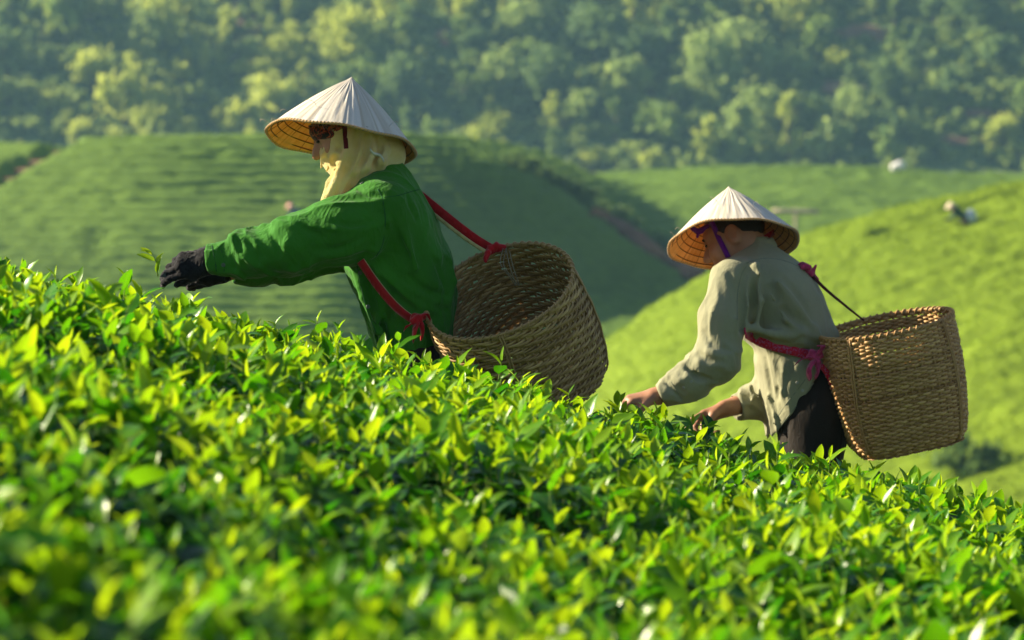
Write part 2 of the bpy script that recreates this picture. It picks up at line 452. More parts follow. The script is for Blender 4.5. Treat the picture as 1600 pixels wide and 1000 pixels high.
# --- the sunlit hill on the right
_cx = A([(px - 800) / FPX * 150 for px in (700, 800, 930, 1060, 1250, 1400, 1600, 1750, 2100)])
_cz = A([CAMZ + 150 * ((500 - py) / FPX - math.tan(PITCH)) for py in (800, 682, 565, 470, 392, 338, 297, 280, 263)])
def z_C(x, y):
    zr = np.interp(x, np.linspace(_cx[0], _cx[-1], 60), np.convolve(np.pad(np.interp(np.linspace(_cx[0], _cx[-1], 60), _cx, _cz), 3, mode='edge'), np.ones(7) / 7, 'valid'))
    f = np.maximum(150 - y, 0); b = np.maximum(y - 150, 0)
    return np.maximum(zr - .235 * f * f / (f + 6) - .30 * b * b / (b + 6) + .12 * noise2(x / 5, y / 5, 31), CAMZ - 15.2)
track = [tuple(hit(a, b, z_C, 90, 160)[:2]) for a, b in ((1375, 377), (1420, 362), (1480, 345), (1530, 331), (1570, 320), (1640, 308))]
def canopy_C(x, y):
    z = z_C(x, y)
    w = noise2(x / 2.5, y / 2.5, 33)
    row = np.abs(np.sin(np.pi * (y * .82 - x * .35 + .25 * w) / 1.5)) ** .5
    h = .28 + .22 * row + .08 * noise2(x * 1.3, y * 1.1, 34) + .06 * noise2(x * 3.1, y * 2.5, 35) + .05 * noise2(x * 6, y * 5, 36)
    h = h - .5 * (1 - sstep(seg_dist(x, y, track), .2, .75)) - .16 * sstep(noise2(x / 1.6, y / 2.5, 37), .55, .85)
    return z + h
yy = np.concatenate([np.arange(84, 156, .26), np.arange(156, 176, 1.0)])
V, F = grid_mesh(-5, 40, 60, 76, 200, 90, z_C)
tag(obj("hill", V, F, M_earth), "sunlit hill on the right", kind="structure")
V, F = grid_mesh(-2, 31, 150, 0, 0, 0, canopy_C, yw=yy)
V, F = with_tufts(V, F, canopy_C, -2, 28, 90, 154, 60000, .085, 6)
tag(obj("tea_rows", V, F, M_teaC), "bright yellow-green sunlit tea bushes covering the right-hand hill", "tea rows", kind="stuff")

# --- forested hillside that fills the top of the picture
def z_F(x, y):
    base = CAMZ + 1.6 + .56 * np.maximum(y - 446, 0)
    return base + 3.0 * noise2(x / 33 + 5, y / 40, 41) * sstep(y, 446, 470) + .8 * noise2(x / 9, y / 9, 42) - 16 * (1 - sstep(y, 380, 446))
V, F = grid_mesh(-320, 320, 200, 372, 556, 120, z_F)
tag(obj("hillside", V, F, M_scrub), "steep forested hillside in the background", kind="structure")

# bare red earth patches on the hillside (their own thin sheets of soil)
def patch(cx, cy, rx, ry, seed):
    c = hit(cx, cy, z_F, 430, 556); n = 28; Vp = [c + A([0, 0, .35])]; 
    for i in range(n):
        t = 2 * math.pi * i / n; k = 1 + .35 * noise2(math.cos(t) * 1.7 + seed, math.sin(t) * 1.7, 50)
        p = hit(cx + rx * math.cos(t) * k, cy + ry * math.sin(t) * k, z_F, 430, 556); Vp.append(p + A([0, 0, .3]))
    F = [(0, i + 1, (i + 1) % n + 1) for i in range(n)]
    tag(obj("bare_earth", A(Vp), F, M_earth), "bare reddish earth on the hillside", kind="structure")
bare = [(1345, 54, 42, 13), (1273, 12, 8, 24), (372, 25, 10, 22), (1315, 140, 34, 9), (1540, 180, 40, 6), (1500, 222, 44, 6), (700, 62, 18, 14), (1180, -4, 30, 9)]
for i, b in enumerate(bare): patch(*b, i * 3.3)

# --- trees
def m_crown(name, dark, light):
    k = N(name); a = k.attr("shade")
    col = k.ramp(a, [(.0, dark), (1.0, light)])
    return k.finish(col, .7, None, .15, 0, tuple(min(1, x * 1.5) for x in light), .35)
crown_m = [m_crown("leaves_mid_green", (.072, .135, .030), (.22, .31, .05)),
           m_crown("leaves_yellow_green", (.17, .235, .032), (.46, .51, .08)),  # warm yellow carries sunlight as well as the leaves' own green
           m_crown("leaves_dark_green", (.055, .115, .040), (.15, .225, .058)),
           m_crown("leaves_pale_green", (.14, .21, .056), (.34, .43, .11))]
M_bark = m_plain("bark", (.16, .12, .085), .9, .3, 6, .1, .5)
def crown_arrays(r, hgt, base, lobes, per, seed, size=.55, droop=0):
    g = np.random.default_rng(seed); V, S = [], []
    for L in range(lobes):
        th = g.uniform(0, 2 * np.pi); rad = r * .80 * math.sqrt(g.uniform(0, 1)); zc = base + hgt * (.12 + .82 * g.uniform(0, 1) ** .8)
        taper = 1 - .55 * abs((zc - base) / hgt - .45) * 1.6
        c = A([math.cos(th) * rad * taper, math.sin(th) * rad * taper, zc]); lr = r * g.uniform(.16, .46)
        n = g.normal(size=(per, 3)); n /= np.linalg.norm(n, axis=1, keepdims=True)
        p = c + n * lr * np.where(g.uniform(size=(per, 1)) < .22, g.uniform(1.2, 2.2, (per, 1)), g.uniform(.35, 1.2, (per, 1))) * A([1, 1, .75]); p[:, 2] -= droop * g.uniform(0, 1, per) * r
        nn = n + g.normal(size=(per, 3)) * .55 + A([0, 0, .25]); nn /= np.linalg.norm(nn, axis=1, keepdims=True)
        t = np.cross(nn, g.normal(size=(per, 3))); t /= np.linalg.norm(t, axis=1, keepdims=True); b = np.cross(nn, t)
        s = size * g.uniform(.5, 1.25, (per, 1))
        q = np.stack([p - t * s, p - b * s * .5 - nn * s * .12, p + t * s * 1.1, p + b * s * .55 - nn * s * .12], 1)
        V.append(q); S.append(np.repeat(np.clip(g.normal(.5, .22, per) + g.normal(0, .14), 0, 1), 4))
    V = np.vstack([v.reshape(-1, 3) for v in V]); F = np.arange(len(V)).reshape(-1, 4)
    return V, F, np.concatenate(S)
def trunk_arrays(h, r, lean, seed):
    g = np.random.default_rng(seed); parts = []
    top = A([lean, g.uniform(-.3, .3), h])
    parts.append(tube(spline([(0, 0, -.6), (lean * .2, 0, h * .4), top], 8), np.linspace(r, r * .35, 8), 6))
    for k in range(4):
        a = g.uniform(0, 6.28); z = h * g.uniform(.45, .8); b = A([lean * z / h * .8, 0, z])
        parts.append(tube(spline([b, b + A([math.cos(a) * .7, math.sin(a) * .7, .7]), b + A([math.cos(a) * 1.5, math.sin(a) * 1.5, 1.7])], 5), np.linspace(r * .45, r * .12, 5), 5))
    return join(parts)
tree_kinds = {}      # (form, tint) -> meshes
forms = [dict(r=2.1, hgt=4.4, base=1.0, lobes=22, per=26, size=.62), dict(r=1.6, hgt=5.4, base=.9, lobes=20, per=24, size=.6), dict(r=2.9, hgt=3.8, base=1.4, lobes=26, per=26, size=.66),
         dict(r=1.9, hgt=2.6, base=.3, lobes=16, per=26, size=.55), dict(r=1.0, hgt=5.6, base=.5, lobes=16, per=24, size=.5), dict(r=3.6, hgt=7.0, base=.8, lobes=60, per=30, droop=.30, size=.5)]
def tree_mesh(form, tint):
    if (form, tint) not in tree_kinds:
        V, F, S = crown_arrays(seed=100 + form * 7 + tint, **forms[form])
        cm = mesh_from("crown", V, F, crown_m[tint], False, {"shade": S})
        Vt, Ft = trunk_arrays(forms[form]["base"] + forms[form]["hgt"] * .6, .2, random.uniform(-.4, .4), form)
        tree_kinds[(form, tint)] = (cm, mesh_from("trunk", Vt, Ft, M_bark))
    return tree_kinds[(form, tint)]
tint_name = ["mid-green", "sunny yellow-green", "dark bluish-green", "pale feathery green"]
def tree(p, form, tint, sc, label=None, group=None):
    t = bpy.data.objects.new("tree", None); t.location = tuple(p); t.rotation_euler = (0, 0, random.uniform(0, 6.28)); t.scale = (sc * random.uniform(.8, 1.25), sc * random.uniform(.8, 1.25), sc * random.uniform(.75, 1.3)); t.empty_display_size = .2
    link(t); cm, tm = tree_mesh(form, tint)
    o = bpy.data.objects.new("crown", cm); link(o, t); o = bpy.data.objects.new("trunk", tm); link(o, t)
    tag(t, label or ("%s tree crown blurred among the others on the forested hillside" % tint_name[tint]), "tree", group or ("%s trees on the forested hillside" % tint_name[tint]))
    return t
def in_bare(px, py, m=1.0):
    return any(((px - a) / (rx * m)) ** 2 + ((py - b) / (ry * m)) ** 2 < 1 for a, b, rx, ry in bare)
placed = []
def try_place(p, sep):
    for q in placed:
        if (q[0] - p[0]) ** 2 + ((q[1] - p[1])) ** 2 < (sep * .5 + q[2] * .5) ** 2: return False
    placed.append((p[0], p[1], sep)); return True
special = [(1232, 262, 4, 1, 1.15, "narrow upright yellow-green tree at the hillside's foot, right of the second hat"),
           (1155, 262, 0, 3, 1.1, "pale round tree at the hillside's foot directly above the second hat's peak"),
           (1300, 262, 2, 3, 1.1, "broad pale tree at the hillside's foot, right of the narrow upright one"),
           (1390, 262, 0, 0, .9, "round green tree above the white bundle on the far ridge"),
           (925, 262, 3, 1, 1.0, "low yellow-green bush-like tree at the hillside's foot above the tipped basket"),
           (1018, 266, 3, 1, .95, "low sunny tree at the hillside's foot left of the second hat"),
           (1150, 120, 5, 3, 1.05, "largest pale feathery clump in the middle of the hillside"),
           (1110, 165, 5, 3, .95, "pale feathery clump low on the left side of the large one"),
           (1190, 205, 5, 3, .8, "pale feathery clump just under the large one"),
           (1240, 130, 5, 3, .75, "pale feathery clump on the right side of the large one"),
           (1330, 215, 5, 3, .75, "pale feathery clump standing right of the narrow upright tree"),
           (785, 150, 5, 3, .75, "pale feathery clump halfway between the two hats, high on the hillside")]
for px, py, fm, tn, sc, lb in special:
    p = hit(px, py, z_F, 440, 556); placed.append((p[0], p[1], 3.4 * sc)); tree(p, fm, tn, sc, lb, "singled out trees on the hillside")
cnt = len(special); tries = 0
while cnt < 300 and tries < 9000:
    tries += 1
    px = random.uniform(-70, 1670); py = random.uniform(-30, 268)
    if in_bare(px, py, 1.15) or in_bare(px, py - 34, 1.0) or in_bare(px, py - 60, .8): continue
    dens = .5 + .5 * noise2(px / 210, py / 110, 61)
    if px > 1330: dens *= .55
    if random.random() > dens + .25: continue
    p = hit(px, py, z_F, 440, 556, 1500)
    sc = random.choice([.4, .5, .6, .7, .85, 1.1, 1.5]) * random.uniform(.85, 1.2)
    if not try_place(p, 2.5 * sc + .3): continue
    v = 1.3 * noise2(px / 190, py / 110, 62) + random.uniform(-.45, .45) + (.30 if px < 420 else 0) - (.45 if px > 1320 else 0) + (.25 if py > 200 else 0)  # left biased yellow, right biased dark: sunlight put into the tint choice
    if 1040 < px < 1300 and 60 < py < 240 and random.random() < .6: tn = 3
    else: tn = 1 if v > .22 else (2 if v < -.3 else 0)
    if tn != 2 and random.random() < .12: tn = 3
    tree(p, random.choice([0, 1, 1, 3, 4, 4, 2] if sc < .95 else [5, 5, 2, 0]), tn, sc * (.62 if sc > .95 else 1.0), "%s %s tree %s the hillside %s" % (
        "small" if sc < .62 else ("middling" if sc < .9 else "large"), tint_name[tn], "high on" if py < 110 else "low on",
        "left of the first hat" if px < 420 else ("straight behind the first hat" if px < 650 else ("between the two hats" if px < 1045 else ("above the second hat" if px < 1250 else "right of the second hat")))),
        "%s trees on the forested hillside" % tint_name[tn]); cnt += 1
# undergrowth between the trees: one mass
Vs, Ss, o = [], [], 0
base_b = [crown_arrays(1.2, 1.3, .0, 6, 10, 300 + i, .5) for i in range(6)]
for i in range(2600):
    px = random.uniform(-120, 1720); py = random.uniform(-60, 275)
    if (in_bare(px, py, 1.05) or in_bare(px, py - 14, 1.0)) and random.random() < .92: continue
    p = hit(px, py, z_F, 440, 556, 900); V, F, S = base_b[i % 6]; a = random.uniform(0, 6.28); s = random.uniform(.5, 1.15)
    R = A([[math.cos(a), -math.sin(a), 0], [math.sin(a), math.cos(a), 0], [0, 0, 1]])
    Vs.append((V @ R.T) * s + p); Ss.append(np.clip(S * .8 + random.uniform(-.3, .3), 0, 1))
V = np.vstack(Vs); F = np.arange(len(V)).reshape(-1, 4)
tag(obj("undergrowth", V, F, m_crown("undergrowth_leaves", (.085, .155, .042), (.32, .40, .08)), None, False, {"shade": np.concatenate(Ss)}), "dense undergrowth between the trees of the forested hillside", "undergrowth", kind="stuff")

# a dark bush at the foot of the sunlit hill
V, F, S = crown_arrays(1.15, 1.15, .1, 12, 60, 77, .16)
p = hit(1508, 752, z_C, 84, 160)
b = empty("bush", p, "dark green bush at the foot of the sunlit hill, right of the upright basket", "bush")
o = bpy.data.objects.new("crown", mesh_from("crown", V, F, crown_m[2], False, {"shade": S})); link(o, b)
Vt, Ft = trunk_arrays(.8, .05, .1, 4); o = bpy.data.objects.new("stem", mesh_from("stem", Vt * A([.5, .5, .6]), Ft, M_bark)); link(o, b)

for k_, (a, c) in enumerate(((812, 262), (838, 272), (862, 284), (884, 296), (905, 309), (922, 322), (948, 340), (975, 352), (1010, 372), (1040, 388))):
    p = hit(a, c, canopy_AB, 165, 290); bb = empty("bush", p - A([0, 0, .3]), "dark shrub in the line of shrubs along the shaded gully between two hills", "bush", "shrubs along the shaded gully"); s_ = random.uniform(.6, 1.0); bb.scale = (s_ * 1.3, s_, s_ * .8)
    o = bpy.data.objects.new("crown", scn.objects["bush"].children[0].data); link(o, bb); o = bpy.data.objects.new("stem", scn.objects["bush"].children[1].data); link(o, bb)
# haze: one closed box of even, pale air round camera and scene
k = N("air"); k.out.inputs[0]
pv = k.n("ShaderNodeVolumePrincipled"); pv.inputs["Color"].default_value = (.38, .72, 1.0, 1); pv.inputs["Density"].default_value = .00026; pv.inputs["Anisotropy"].default_value = .15
k.l(pv.outputs[0], k.out.inputs["Volume"])
x0, x1, y0, y1, zz0, zz1 = -720, 720, -300, 800, CAMZ - 17.0, 71
V = A([(x, y, z) for x in (x0, x1) for y in (y0, y1) for z in (zz0, zz1)]); F = [(0, 1, 3, 2), (4, 6, 7, 5), (0, 4, 5, 1), (2, 3, 7, 6), (0, 2, 6, 4), (1, 5, 7, 3)]
tag(obj("haze", V, F, k.m, None, False), "thin bluish morning haze over the valley", "haze", kind="stuff")

# ================================================================== FOREGROUND TEA HEDGE
def m_leaf(name):
    k = N(name); a = k.attr("age"); 
    fine = k.noise(60, 3)
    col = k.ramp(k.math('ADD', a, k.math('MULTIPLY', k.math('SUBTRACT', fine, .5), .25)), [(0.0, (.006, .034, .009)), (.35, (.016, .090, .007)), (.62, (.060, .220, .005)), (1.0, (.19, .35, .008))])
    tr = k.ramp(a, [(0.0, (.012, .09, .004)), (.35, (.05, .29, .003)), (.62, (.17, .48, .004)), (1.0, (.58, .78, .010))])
    nm = k.bump(k.noise(260, 2), .18, .002)
    rib = k.math('POWER', k.attr("rib"), 9.0)
    col = k.mix(k.math('MULTIPLY', rib, .45), col, (.24, .36, .06))
    return k.finish(col, .28, nm, .32, 0, tr, .42)
M_leaf = m_leaf("tea_leaf")
M_twig = m_plain("tea_twig", (.11, .075, .045), .9, .35, 30, .1, .4)
M_stem = m_plain("tea_shoot_stem", (.20, .30, .05), .6, .25, 30, .3, 0, .2)

def edge_y(x):      # far edge of the hedge
    return np.interp(x, [-3, -.45, .05, .45, .9, 2.5], [10.55, 10.55, 11.05, 11.75, 11.95, 12.0])
def H(x, y):
    return (CAMZ - .606 - .245 * x - .115 * sstep(y, 10.2, 12.0) + .026 * noise2(x * 2.1, y * 1.6, 71) + .040 * np.minimum(noise2(x * 4.2, y * 3.4, 72), .25)
            + .028 * np.exp(-((x + .90) / .38) ** 2) - .09 * sstep(y, edge_y(x) - .22, edge_y(x) + .05))
NS = 6
u = np.linspace(0, 1, NS + 1)
wprof = np.sin(np.pi * u ** .85) ** .75 * (1 - .25 * u); wprof[0] = .05; wprof[-1] = .012
def leaves(P, D_, Nn, L, W, curl, fold, wav):
    """P base, D_ direction, Nn upper-side normal -> verts (N,(NS+1)*3,3)"""
    S_ = np.cross(Nn, D_); S_ /= np.linalg.norm(S_, axis=1, keepdims=True) + 1e-9; Nn = np.cross(D_, S_)
    n = len(P); V = np.empty((n, NS + 1, 3, 3))
    for i, t in enumerate(u):
        ang = curl * t
        c = P + D_ * (L * t * (1 - .18 * ang * ang))[:, None] - Nn * (L * t * ang * .5)[:, None]
        hw = W * .5 * wprof[i]
        lift = hw * fold
        wv = W * .05 * np.sin(t * 9 + wav) * wprof[i]
        V[:, i, 1] = c
        V[:, i, 0] = c - S_ * hw[:, None] + Nn * (lift + wv)[:, None]
        V[:, i, 2] = c + S_ * hw[:, None] + Nn * (lift - wv)[:, None]
    return V.reshape(n, -1, 3)
def leaf_faces(n):
    f = []
    for i in range(NS):
        a = i * 3; f += [(a, a + 1, a + 4, a + 3), (a + 1, a + 2, a + 5, a + 4)]
    f = A(f); k = (NS + 1) * 3
    return (f[None] + (np.arange(n) * k)[:, None, None]).reshape(-1, 4)
def unit(v): return v / (np.linalg.norm(v, axis=-1, keepdims=True) + 1e-9)

P_, D_, N_, L_, W_, C_, F_, G_ = [], [], [], [], [], [], [], []
stems = []
def add(P, D, Nn, L, W, C, Fo, G):
    for a, b in zip((P_, D_, N_, L_, W_, C_, F_, G_), (P, D, Nn, L, W, C, Fo, G)): a.append(b)
def area_pts(dens, y0=2.3, y1=12.1):
    """random points on the hedge, wider than the picture on both sides"""
    out = []
    n = int(dens * 5.2 * (y1 - y0)); x = rng.uniform(-2.5, 2.7, n); y = rng.uniform(y0, y1, n)
    keep = (np.abs(x) < .50 + .155 * y) & (y < edge_y(x) + .03)
    return x[keep], y[keep]
# young shoots: a stem with a bud and three to five leaves in a rising spiral
x, y = area_pts(310)
n = len(x); vig = np.clip(.5 + .5 * noise2(x * 1.6, y * 1.2, 75) + rng.normal(0, .25, n), 0, 1)
tall = (rng.uniform(size=n) < .10)
h = .03 + .075 * vig * rng.uniform(.6, 1.2, n) + tall * rng.uniform(.01, .05, n)
base = np.stack([x, y, H(x, y) - .055], 1)
lean = unit(np.stack([rng.normal(-.05, .22, n), rng.normal(-.05, .22, n), np.ones(n)], 1))
tipp = base + lean * (h + .02)[:, None]
a0 = rng.uniform(0, 6.28, n)
for kf in range(5):
    on = rng.uniform(size=n) < (1, 1, .95, .7, .45)[kf]
    frac = (1.0, .95, .8, .55, .25)[kf]
    az = a0 + kf * 2.4 + rng.normal(0, .3, n)
    up = (1.15, .85, .58, .32, .12)[kf] + rng.normal(0, .30, n)
    d = np.stack([np.cos(az) * np.cos(up), np.sin(az) * np.cos(up), np.sin(up)], 1); d = unit(d + lean * .25)
    nn = unit(np.stack([-np.cos(az) * np.sin(up), -np.sin(az) * np.sin(up), np.cos(up)], 1) + rng.normal(0, .32, (n, 3)))
    L = (.029, .049, .063, .071, .073)[kf] * (.72 + .5 * vig) * rng.uniform(.75, 1.25, n)
    W = L * (.30, .46, .53, .55, .55)[kf] * rng.uniform(.85, 1.15, n)
    age = np.clip((.92, .80, .62, .44, .32)[kf] + rng.normal(0, .18, n) + .10 * (vig - .5), 0, 1)
    p = base + lean * ((h + .02) * frac)[:, None]
    add(p[on], d[on], nn[on], L[on], W[on], (rng.uniform(.1, .9, n) * (.4, .8, 1, 1.1, 1.2)[kf])[on], (rng.uniform(.15, .75, n) * (1.3, .75, .5, .4, .35)[kf])[on], age[on])
# mature leaves: flatter, darker, filling the plucking table
x, y = area_pts(1400)
n = len(x); az = rng.uniform(0, 6.28, n); up = rng.normal(.25, .38, n)
d = np.stack([np.cos(az) * np.cos(up), np.sin(az) * np.cos(up), np.sin(up)], 1)
nn = unit(np.stack([-np.cos(az) * np.sin(up), -np.sin(az) * np.sin(up), np.cos(up)], 1) + rng.normal(0, .38, (n, 3)))
L = rng.uniform(.045, .085, n); dep = rng.uniform(0, 1, n)
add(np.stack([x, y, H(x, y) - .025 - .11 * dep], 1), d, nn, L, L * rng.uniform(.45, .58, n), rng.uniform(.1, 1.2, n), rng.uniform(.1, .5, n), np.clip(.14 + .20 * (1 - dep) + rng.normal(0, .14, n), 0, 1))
# leaves down the far side of the hedge
n = 4200; x = rng.uniform(-2.2, 2.4, n); zt = rng.uniform(0, .6, n); y = edge_y(x) + .02 + .03 * rng.normal(size=n)
az = rng.uniform(.2, 2.94, n); up = rng.normal(.2, .4, n)
d = np.stack([np.cos(az) * np.cos(up), np.sin(az) * np.cos(up), np.sin(up)], 1); nn = unit(np.stack([-np.cos(az) * np.sin(up), -np.sin(az) * np.sin(up), np.cos(up)], 1))
L = rng.uniform(.05, .09, n); add(np.stack([x, y, H(x, y) - .03 - zt], 1), d, nn, L, L * .44, rng.uniform(.1, 1, n), rng.uniform(.1, .5, n), rng.uniform(0, .45, n))
P_, D_, N_ = map(np.vstack, (P_, D_, N_)); L_, W_, C_, F_, G_ = map(np.concatenate, (L_, W_, C_, F_, G_))
wav = rng.uniform(0, 6.28, len(P_))

hedge = empty("tea_hedge", (0, 7, float(z_slope(A([0.]), A([7.]))[0])), "dense glossy tea hedge filling the foreground slope, tipped with bright yellow-green shoots", "tea hedge")
# the 300 leaves that show largest become parts of their own
mid = P_ + D_ * (L_ * .5)[:, None]; px, py = to_px(mid)
facing = np.abs(np.einsum('ij,ij->i', unit(N_), unit(mid - A([0, 0, CAMZ]))))
exposed = np.clip((mid[:, 2] - (H(mid[:, 0], mid[:, 1]) - .03)) / .03, 0, 1)
score = L_ * W_ / mid[:, 1] ** 2 * (.25 + facing) * exposed * ((px > 5) & (px < 1595) & (py > 380) & (py < 985))
top = np.argsort(-score)[:300]; rest = np.ones(len(P_), bool); rest[top] = False
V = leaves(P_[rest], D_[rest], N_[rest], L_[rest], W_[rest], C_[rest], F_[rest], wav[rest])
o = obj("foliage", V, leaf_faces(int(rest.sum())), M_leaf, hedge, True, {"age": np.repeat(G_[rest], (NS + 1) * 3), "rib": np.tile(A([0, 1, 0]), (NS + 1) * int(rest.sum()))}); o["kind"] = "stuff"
tmpl = {}
def leaf_mesh(c, f, g):
    key = (round(c * 3), round(f * 3), round(g * 6))
    if key not in tmpl:
        v = leaves(np.zeros((1, 3)), A([[1., 0, 0]]), A([[0, 0, 1.]]), A([1.]), A([1.]) * .44, A([key[0] / 3]), A([key[1] / 3]), A([1.3]))
        tmpl[key] = mesh_from("leaf", v, leaf_faces(1), M_leaf, True, {"age": np.full((NS + 1) * 3, key[2] / 6), "rib": np.tile(A([0, 1, 0]), NS + 1)})
    return tmpl[key]
def leaf_obj(P, D, Nn, L, W, c, f, g, parent, name="leaf"):
    S = unit(np.cross(Nn, D)); Nn = np.cross(D, S)
    M = Matrix(((D[0], S[0], Nn[0], P[0]), (D[1], S[1], Nn[1], P[1]), (D[2], S[2], Nn[2], P[2]), (0, 0, 0, 1)))
    o = bpy.data.objects.new(name, leaf_mesh(c, f, g)); link(o, parent)
    o.matrix_basis = parent_inv(parent) @ M @ Matrix.Diagonal((L, W / .44, L, 1)); return o
for i in top: leaf_obj(P_[i], D_[i], N_[i], L_[i], W_[i], C_[i], F_[i], G_[i], hedge)
# shoot stems
t = np.linspace(0, 1, 2); Vs, Fs = [], []
ang = np.linspace(0, 2 * np.pi, 4, endpoint=False)
ring = np.stack([np.cos(ang), np.sin(ang), np.zeros(4)], 1)
V = np.concatenate([base[:, None] + ring * .0016 - A([0, 0, .04]), tipp[:, None] + ring * .0009], 1)
f = A([(j, (j + 1) % 4, 4 + (j + 1) % 4, 4 + j) for j in range(4)]); F = (f[None] + (np.arange(len(base)) * 8)[:, None, None]).reshape(-1, 4)
o = obj("stem", V, F, M_stem, hedge); o["kind"] = "stuff"
# twigs, and a dark hull with the hedge's inner shade in its colour
x, y = area_pts(60); parts = []
for a, b in zip(x, y):
    z = float(H(a, b)); g = float(z_slope(a, b)); q = A([a, b, 0.]) + A([rng.normal(0, .05), rng.normal(0, .05), 0])
    parts.append((np.vstack([A([a, b, z - .06]) + ring * .003, q + A([0, 0, z - .42]) + ring * .007]), [(j, (j + 1) % 4, 4 + (j + 1) % 4, 4 + j) for j in range(4)]))
V, F = join(parts); o = obj("twig", V, F, M_twig, hedge); o["kind"] = "stuff"
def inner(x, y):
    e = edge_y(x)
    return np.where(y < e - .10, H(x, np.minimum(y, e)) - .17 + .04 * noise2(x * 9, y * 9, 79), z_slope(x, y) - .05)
M_inner = m_plain("painted_inner_shade", (.010, .024, .009), .85, .5, 40, .2, .6)  # near-black: the shade beneath the leaves is put into this hull's colour
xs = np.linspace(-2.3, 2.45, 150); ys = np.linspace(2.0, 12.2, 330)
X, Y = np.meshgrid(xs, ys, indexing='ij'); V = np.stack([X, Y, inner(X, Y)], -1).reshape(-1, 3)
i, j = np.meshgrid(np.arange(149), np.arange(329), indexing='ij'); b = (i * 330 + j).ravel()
o = obj("inner_shade_hull", V, np.stack([b, b + 330, b + 331, b + 1], -1), M_inner, hedge); o["kind"] = "stuff"
# the tall sprig just in front of the black glove
sp = at(250, 440, 10.5)
g0 = [at(247, 432, 10.5), at(243, 408, 10.5), at(236, 394, 10.5)]
V, F = tube(spline(g0, 8), np.linspace(.0022, .0012, 8), 6); stemo = obj("shoot", V, F, M_stem, hedge)
for (a, b, dx, dz, L, g) in ((242, 408, -.95, .45, .055, .9), (238, 398, -.8, .55, .040, 1.0), (244, 412, .5, .9, .038, .95), (236, 394, -.9, .2, .03, 1.0), (246, 428, .15, 1, .05, .8)):
    D = unit(A([dx, -.15, dz])); leaf_obj(at(a, b, 10.5), D, unit(A([-.3, -.75, .6])), L, L * .33, .3, .5, g, stemo)

# ================================================================== MATERIALS OF PEOPLE AND THINGS
M_green = m_fabric("green_cotton", (.036, .172, .012), .22, 7, 900, .35, .8, .06, .12, wear=(.040, .20, .03))
M_khaki = m_fabric("grey_khaki_cotton", (.30, .295, .19), .14, 6, 900, .20, .85, .08, .12, wear=(.32, .30, .18))
M_seamg = m_plain("green_thread", (.010, .075, .018), .9, .2)
M_seamk = m_plain("khaki_thread", (.19, .20, .145), .9, .2)
M_black = m_fabric("black_trouser_cloth", (.022, .017, .014), .3, 8, 700, .3, .9, 0, .2)
M_brownc = m_fabric("brown_trouser_cloth", (.045, .032, .026), .3, 8, 700, .3, .9, 0, .2)
M_glove = m_fabric("black_knit_glove", (.012, .011, .014), .3, 40, 420, .6, .9, 0, .15)
M_towel = (lambda k: k.finish(k.ramp(k.noise(14, 5), [(.3, (.76, .61, .22)), (.7, (.88, .77, .40))]), .95, k.bump(k.math('ADD', k.noise(420, 2), k.noise(150, 3)), .8, .004), .1, .5, (.9, .66, .2), .22))(N("yellow_towelling"))
M_skin = (lambda k: k.finish(k.ramp(k.noise(18, 5), [(.3, (.29, .135, .078)), (.7, (.42, .21, .125))]), .5, k.bump(k.noise(160, 4), .25, .003), .35, 0, None, 0, .15))(N("tanned_skin"))
M_hair = m_plain("black_hair", (.008, .007, .007), .5, .4, 90, .4, .8)
M_red = m_fabric("red_ribbon", (.42, .010, .014), .25, 30, 800, .4, .75, .1, .3)
M_redpat = (lambda k: (lambda w: k.finish(k.mix(k.ramp(w, [(.54, (0, 0, 0)), (.60, (1, 1, 1))]), (.55, .010, .035), (.46, .12, .30)), .85, k.bump(k.noise(500, 2), .3, .003), .15, .3))(k.noise(160, 2, .8)))(N("patterned_red_sash"))
M_pinkd = m_fabric("magenta_cloth", (.46, .045, .13), .45, 60, 800, .4, .8, .1, .3)
M_purple = m_fabric("purple_ribbon", (.12, .008, .22), .25, 30, 800, .3, .6, .15, .3)
M_maroon = m_fabric("maroon_ribbon", (.13, .012, .012), .25, 30, 800, .3, .7, .1, .3)
M_beige = m_fabric("beige_webbing", (.52, .43, .20), .25, 60, 800, .4, .85, 0, .2)
M_scarf = (lambda k: (lambda v: k.finish(k.ramp(v, [(.0, (.012, .010, .012)), (.49, (.014, .012, .014)), (.53, (.36, .03, .02)), (.59, (.34, .12, .05)), (.62, (.03, .10, .05)), (.68, (.015, .012, .014))]), .85, None, .15, .3))(k.noise(75, 3, .7, distort=1.2)))(N("dark_floral_headscarf"))
M_straw = (lambda k: (lambda a: k.finish(k.mix(k.math('MULTIPLY', k.noise(9, 4), .25), k.ramp(a, [(.0, (.60, .53, .42)), (.5, (.76, .71, .61)), (1., (.84, .80, .72))]), (.66, .58, .46)), .62, k.bump(k.noise(130, 3), .25, .003), .3, 0, (.80, .42, .10), .20))(k.attr("strip")))(N("bleached_palm_leaf"))
M_strawin = (lambda k: (lambda a: k.finish(k.ramp(a, [(.0, (.52, .30, .10)), (1., (.72, .46, .19))]), .6, k.bump(k.noise(130, 3), .25, .003), .3, 0, (.80, .40, .10), .25))(k.attr("strip")))(N("palm_leaf_lining"))
M_hoop = m_plain("bamboo_hoop", (.20, .105, .040), .6, .3, 40)
M_thread = m_plain("rim_stitching", (.42, .35, .26), .7, .4, 200, .2, .4)
M_button = m_plain("button", (.09, .12, .09), .35, .2)
M_buttonp = m_plain("pale_button", (.34, .34, .29), .35, .2)
M_steel = m_plain("dark_blade", (.025, .027, .04), .4, .2, 20, .5)
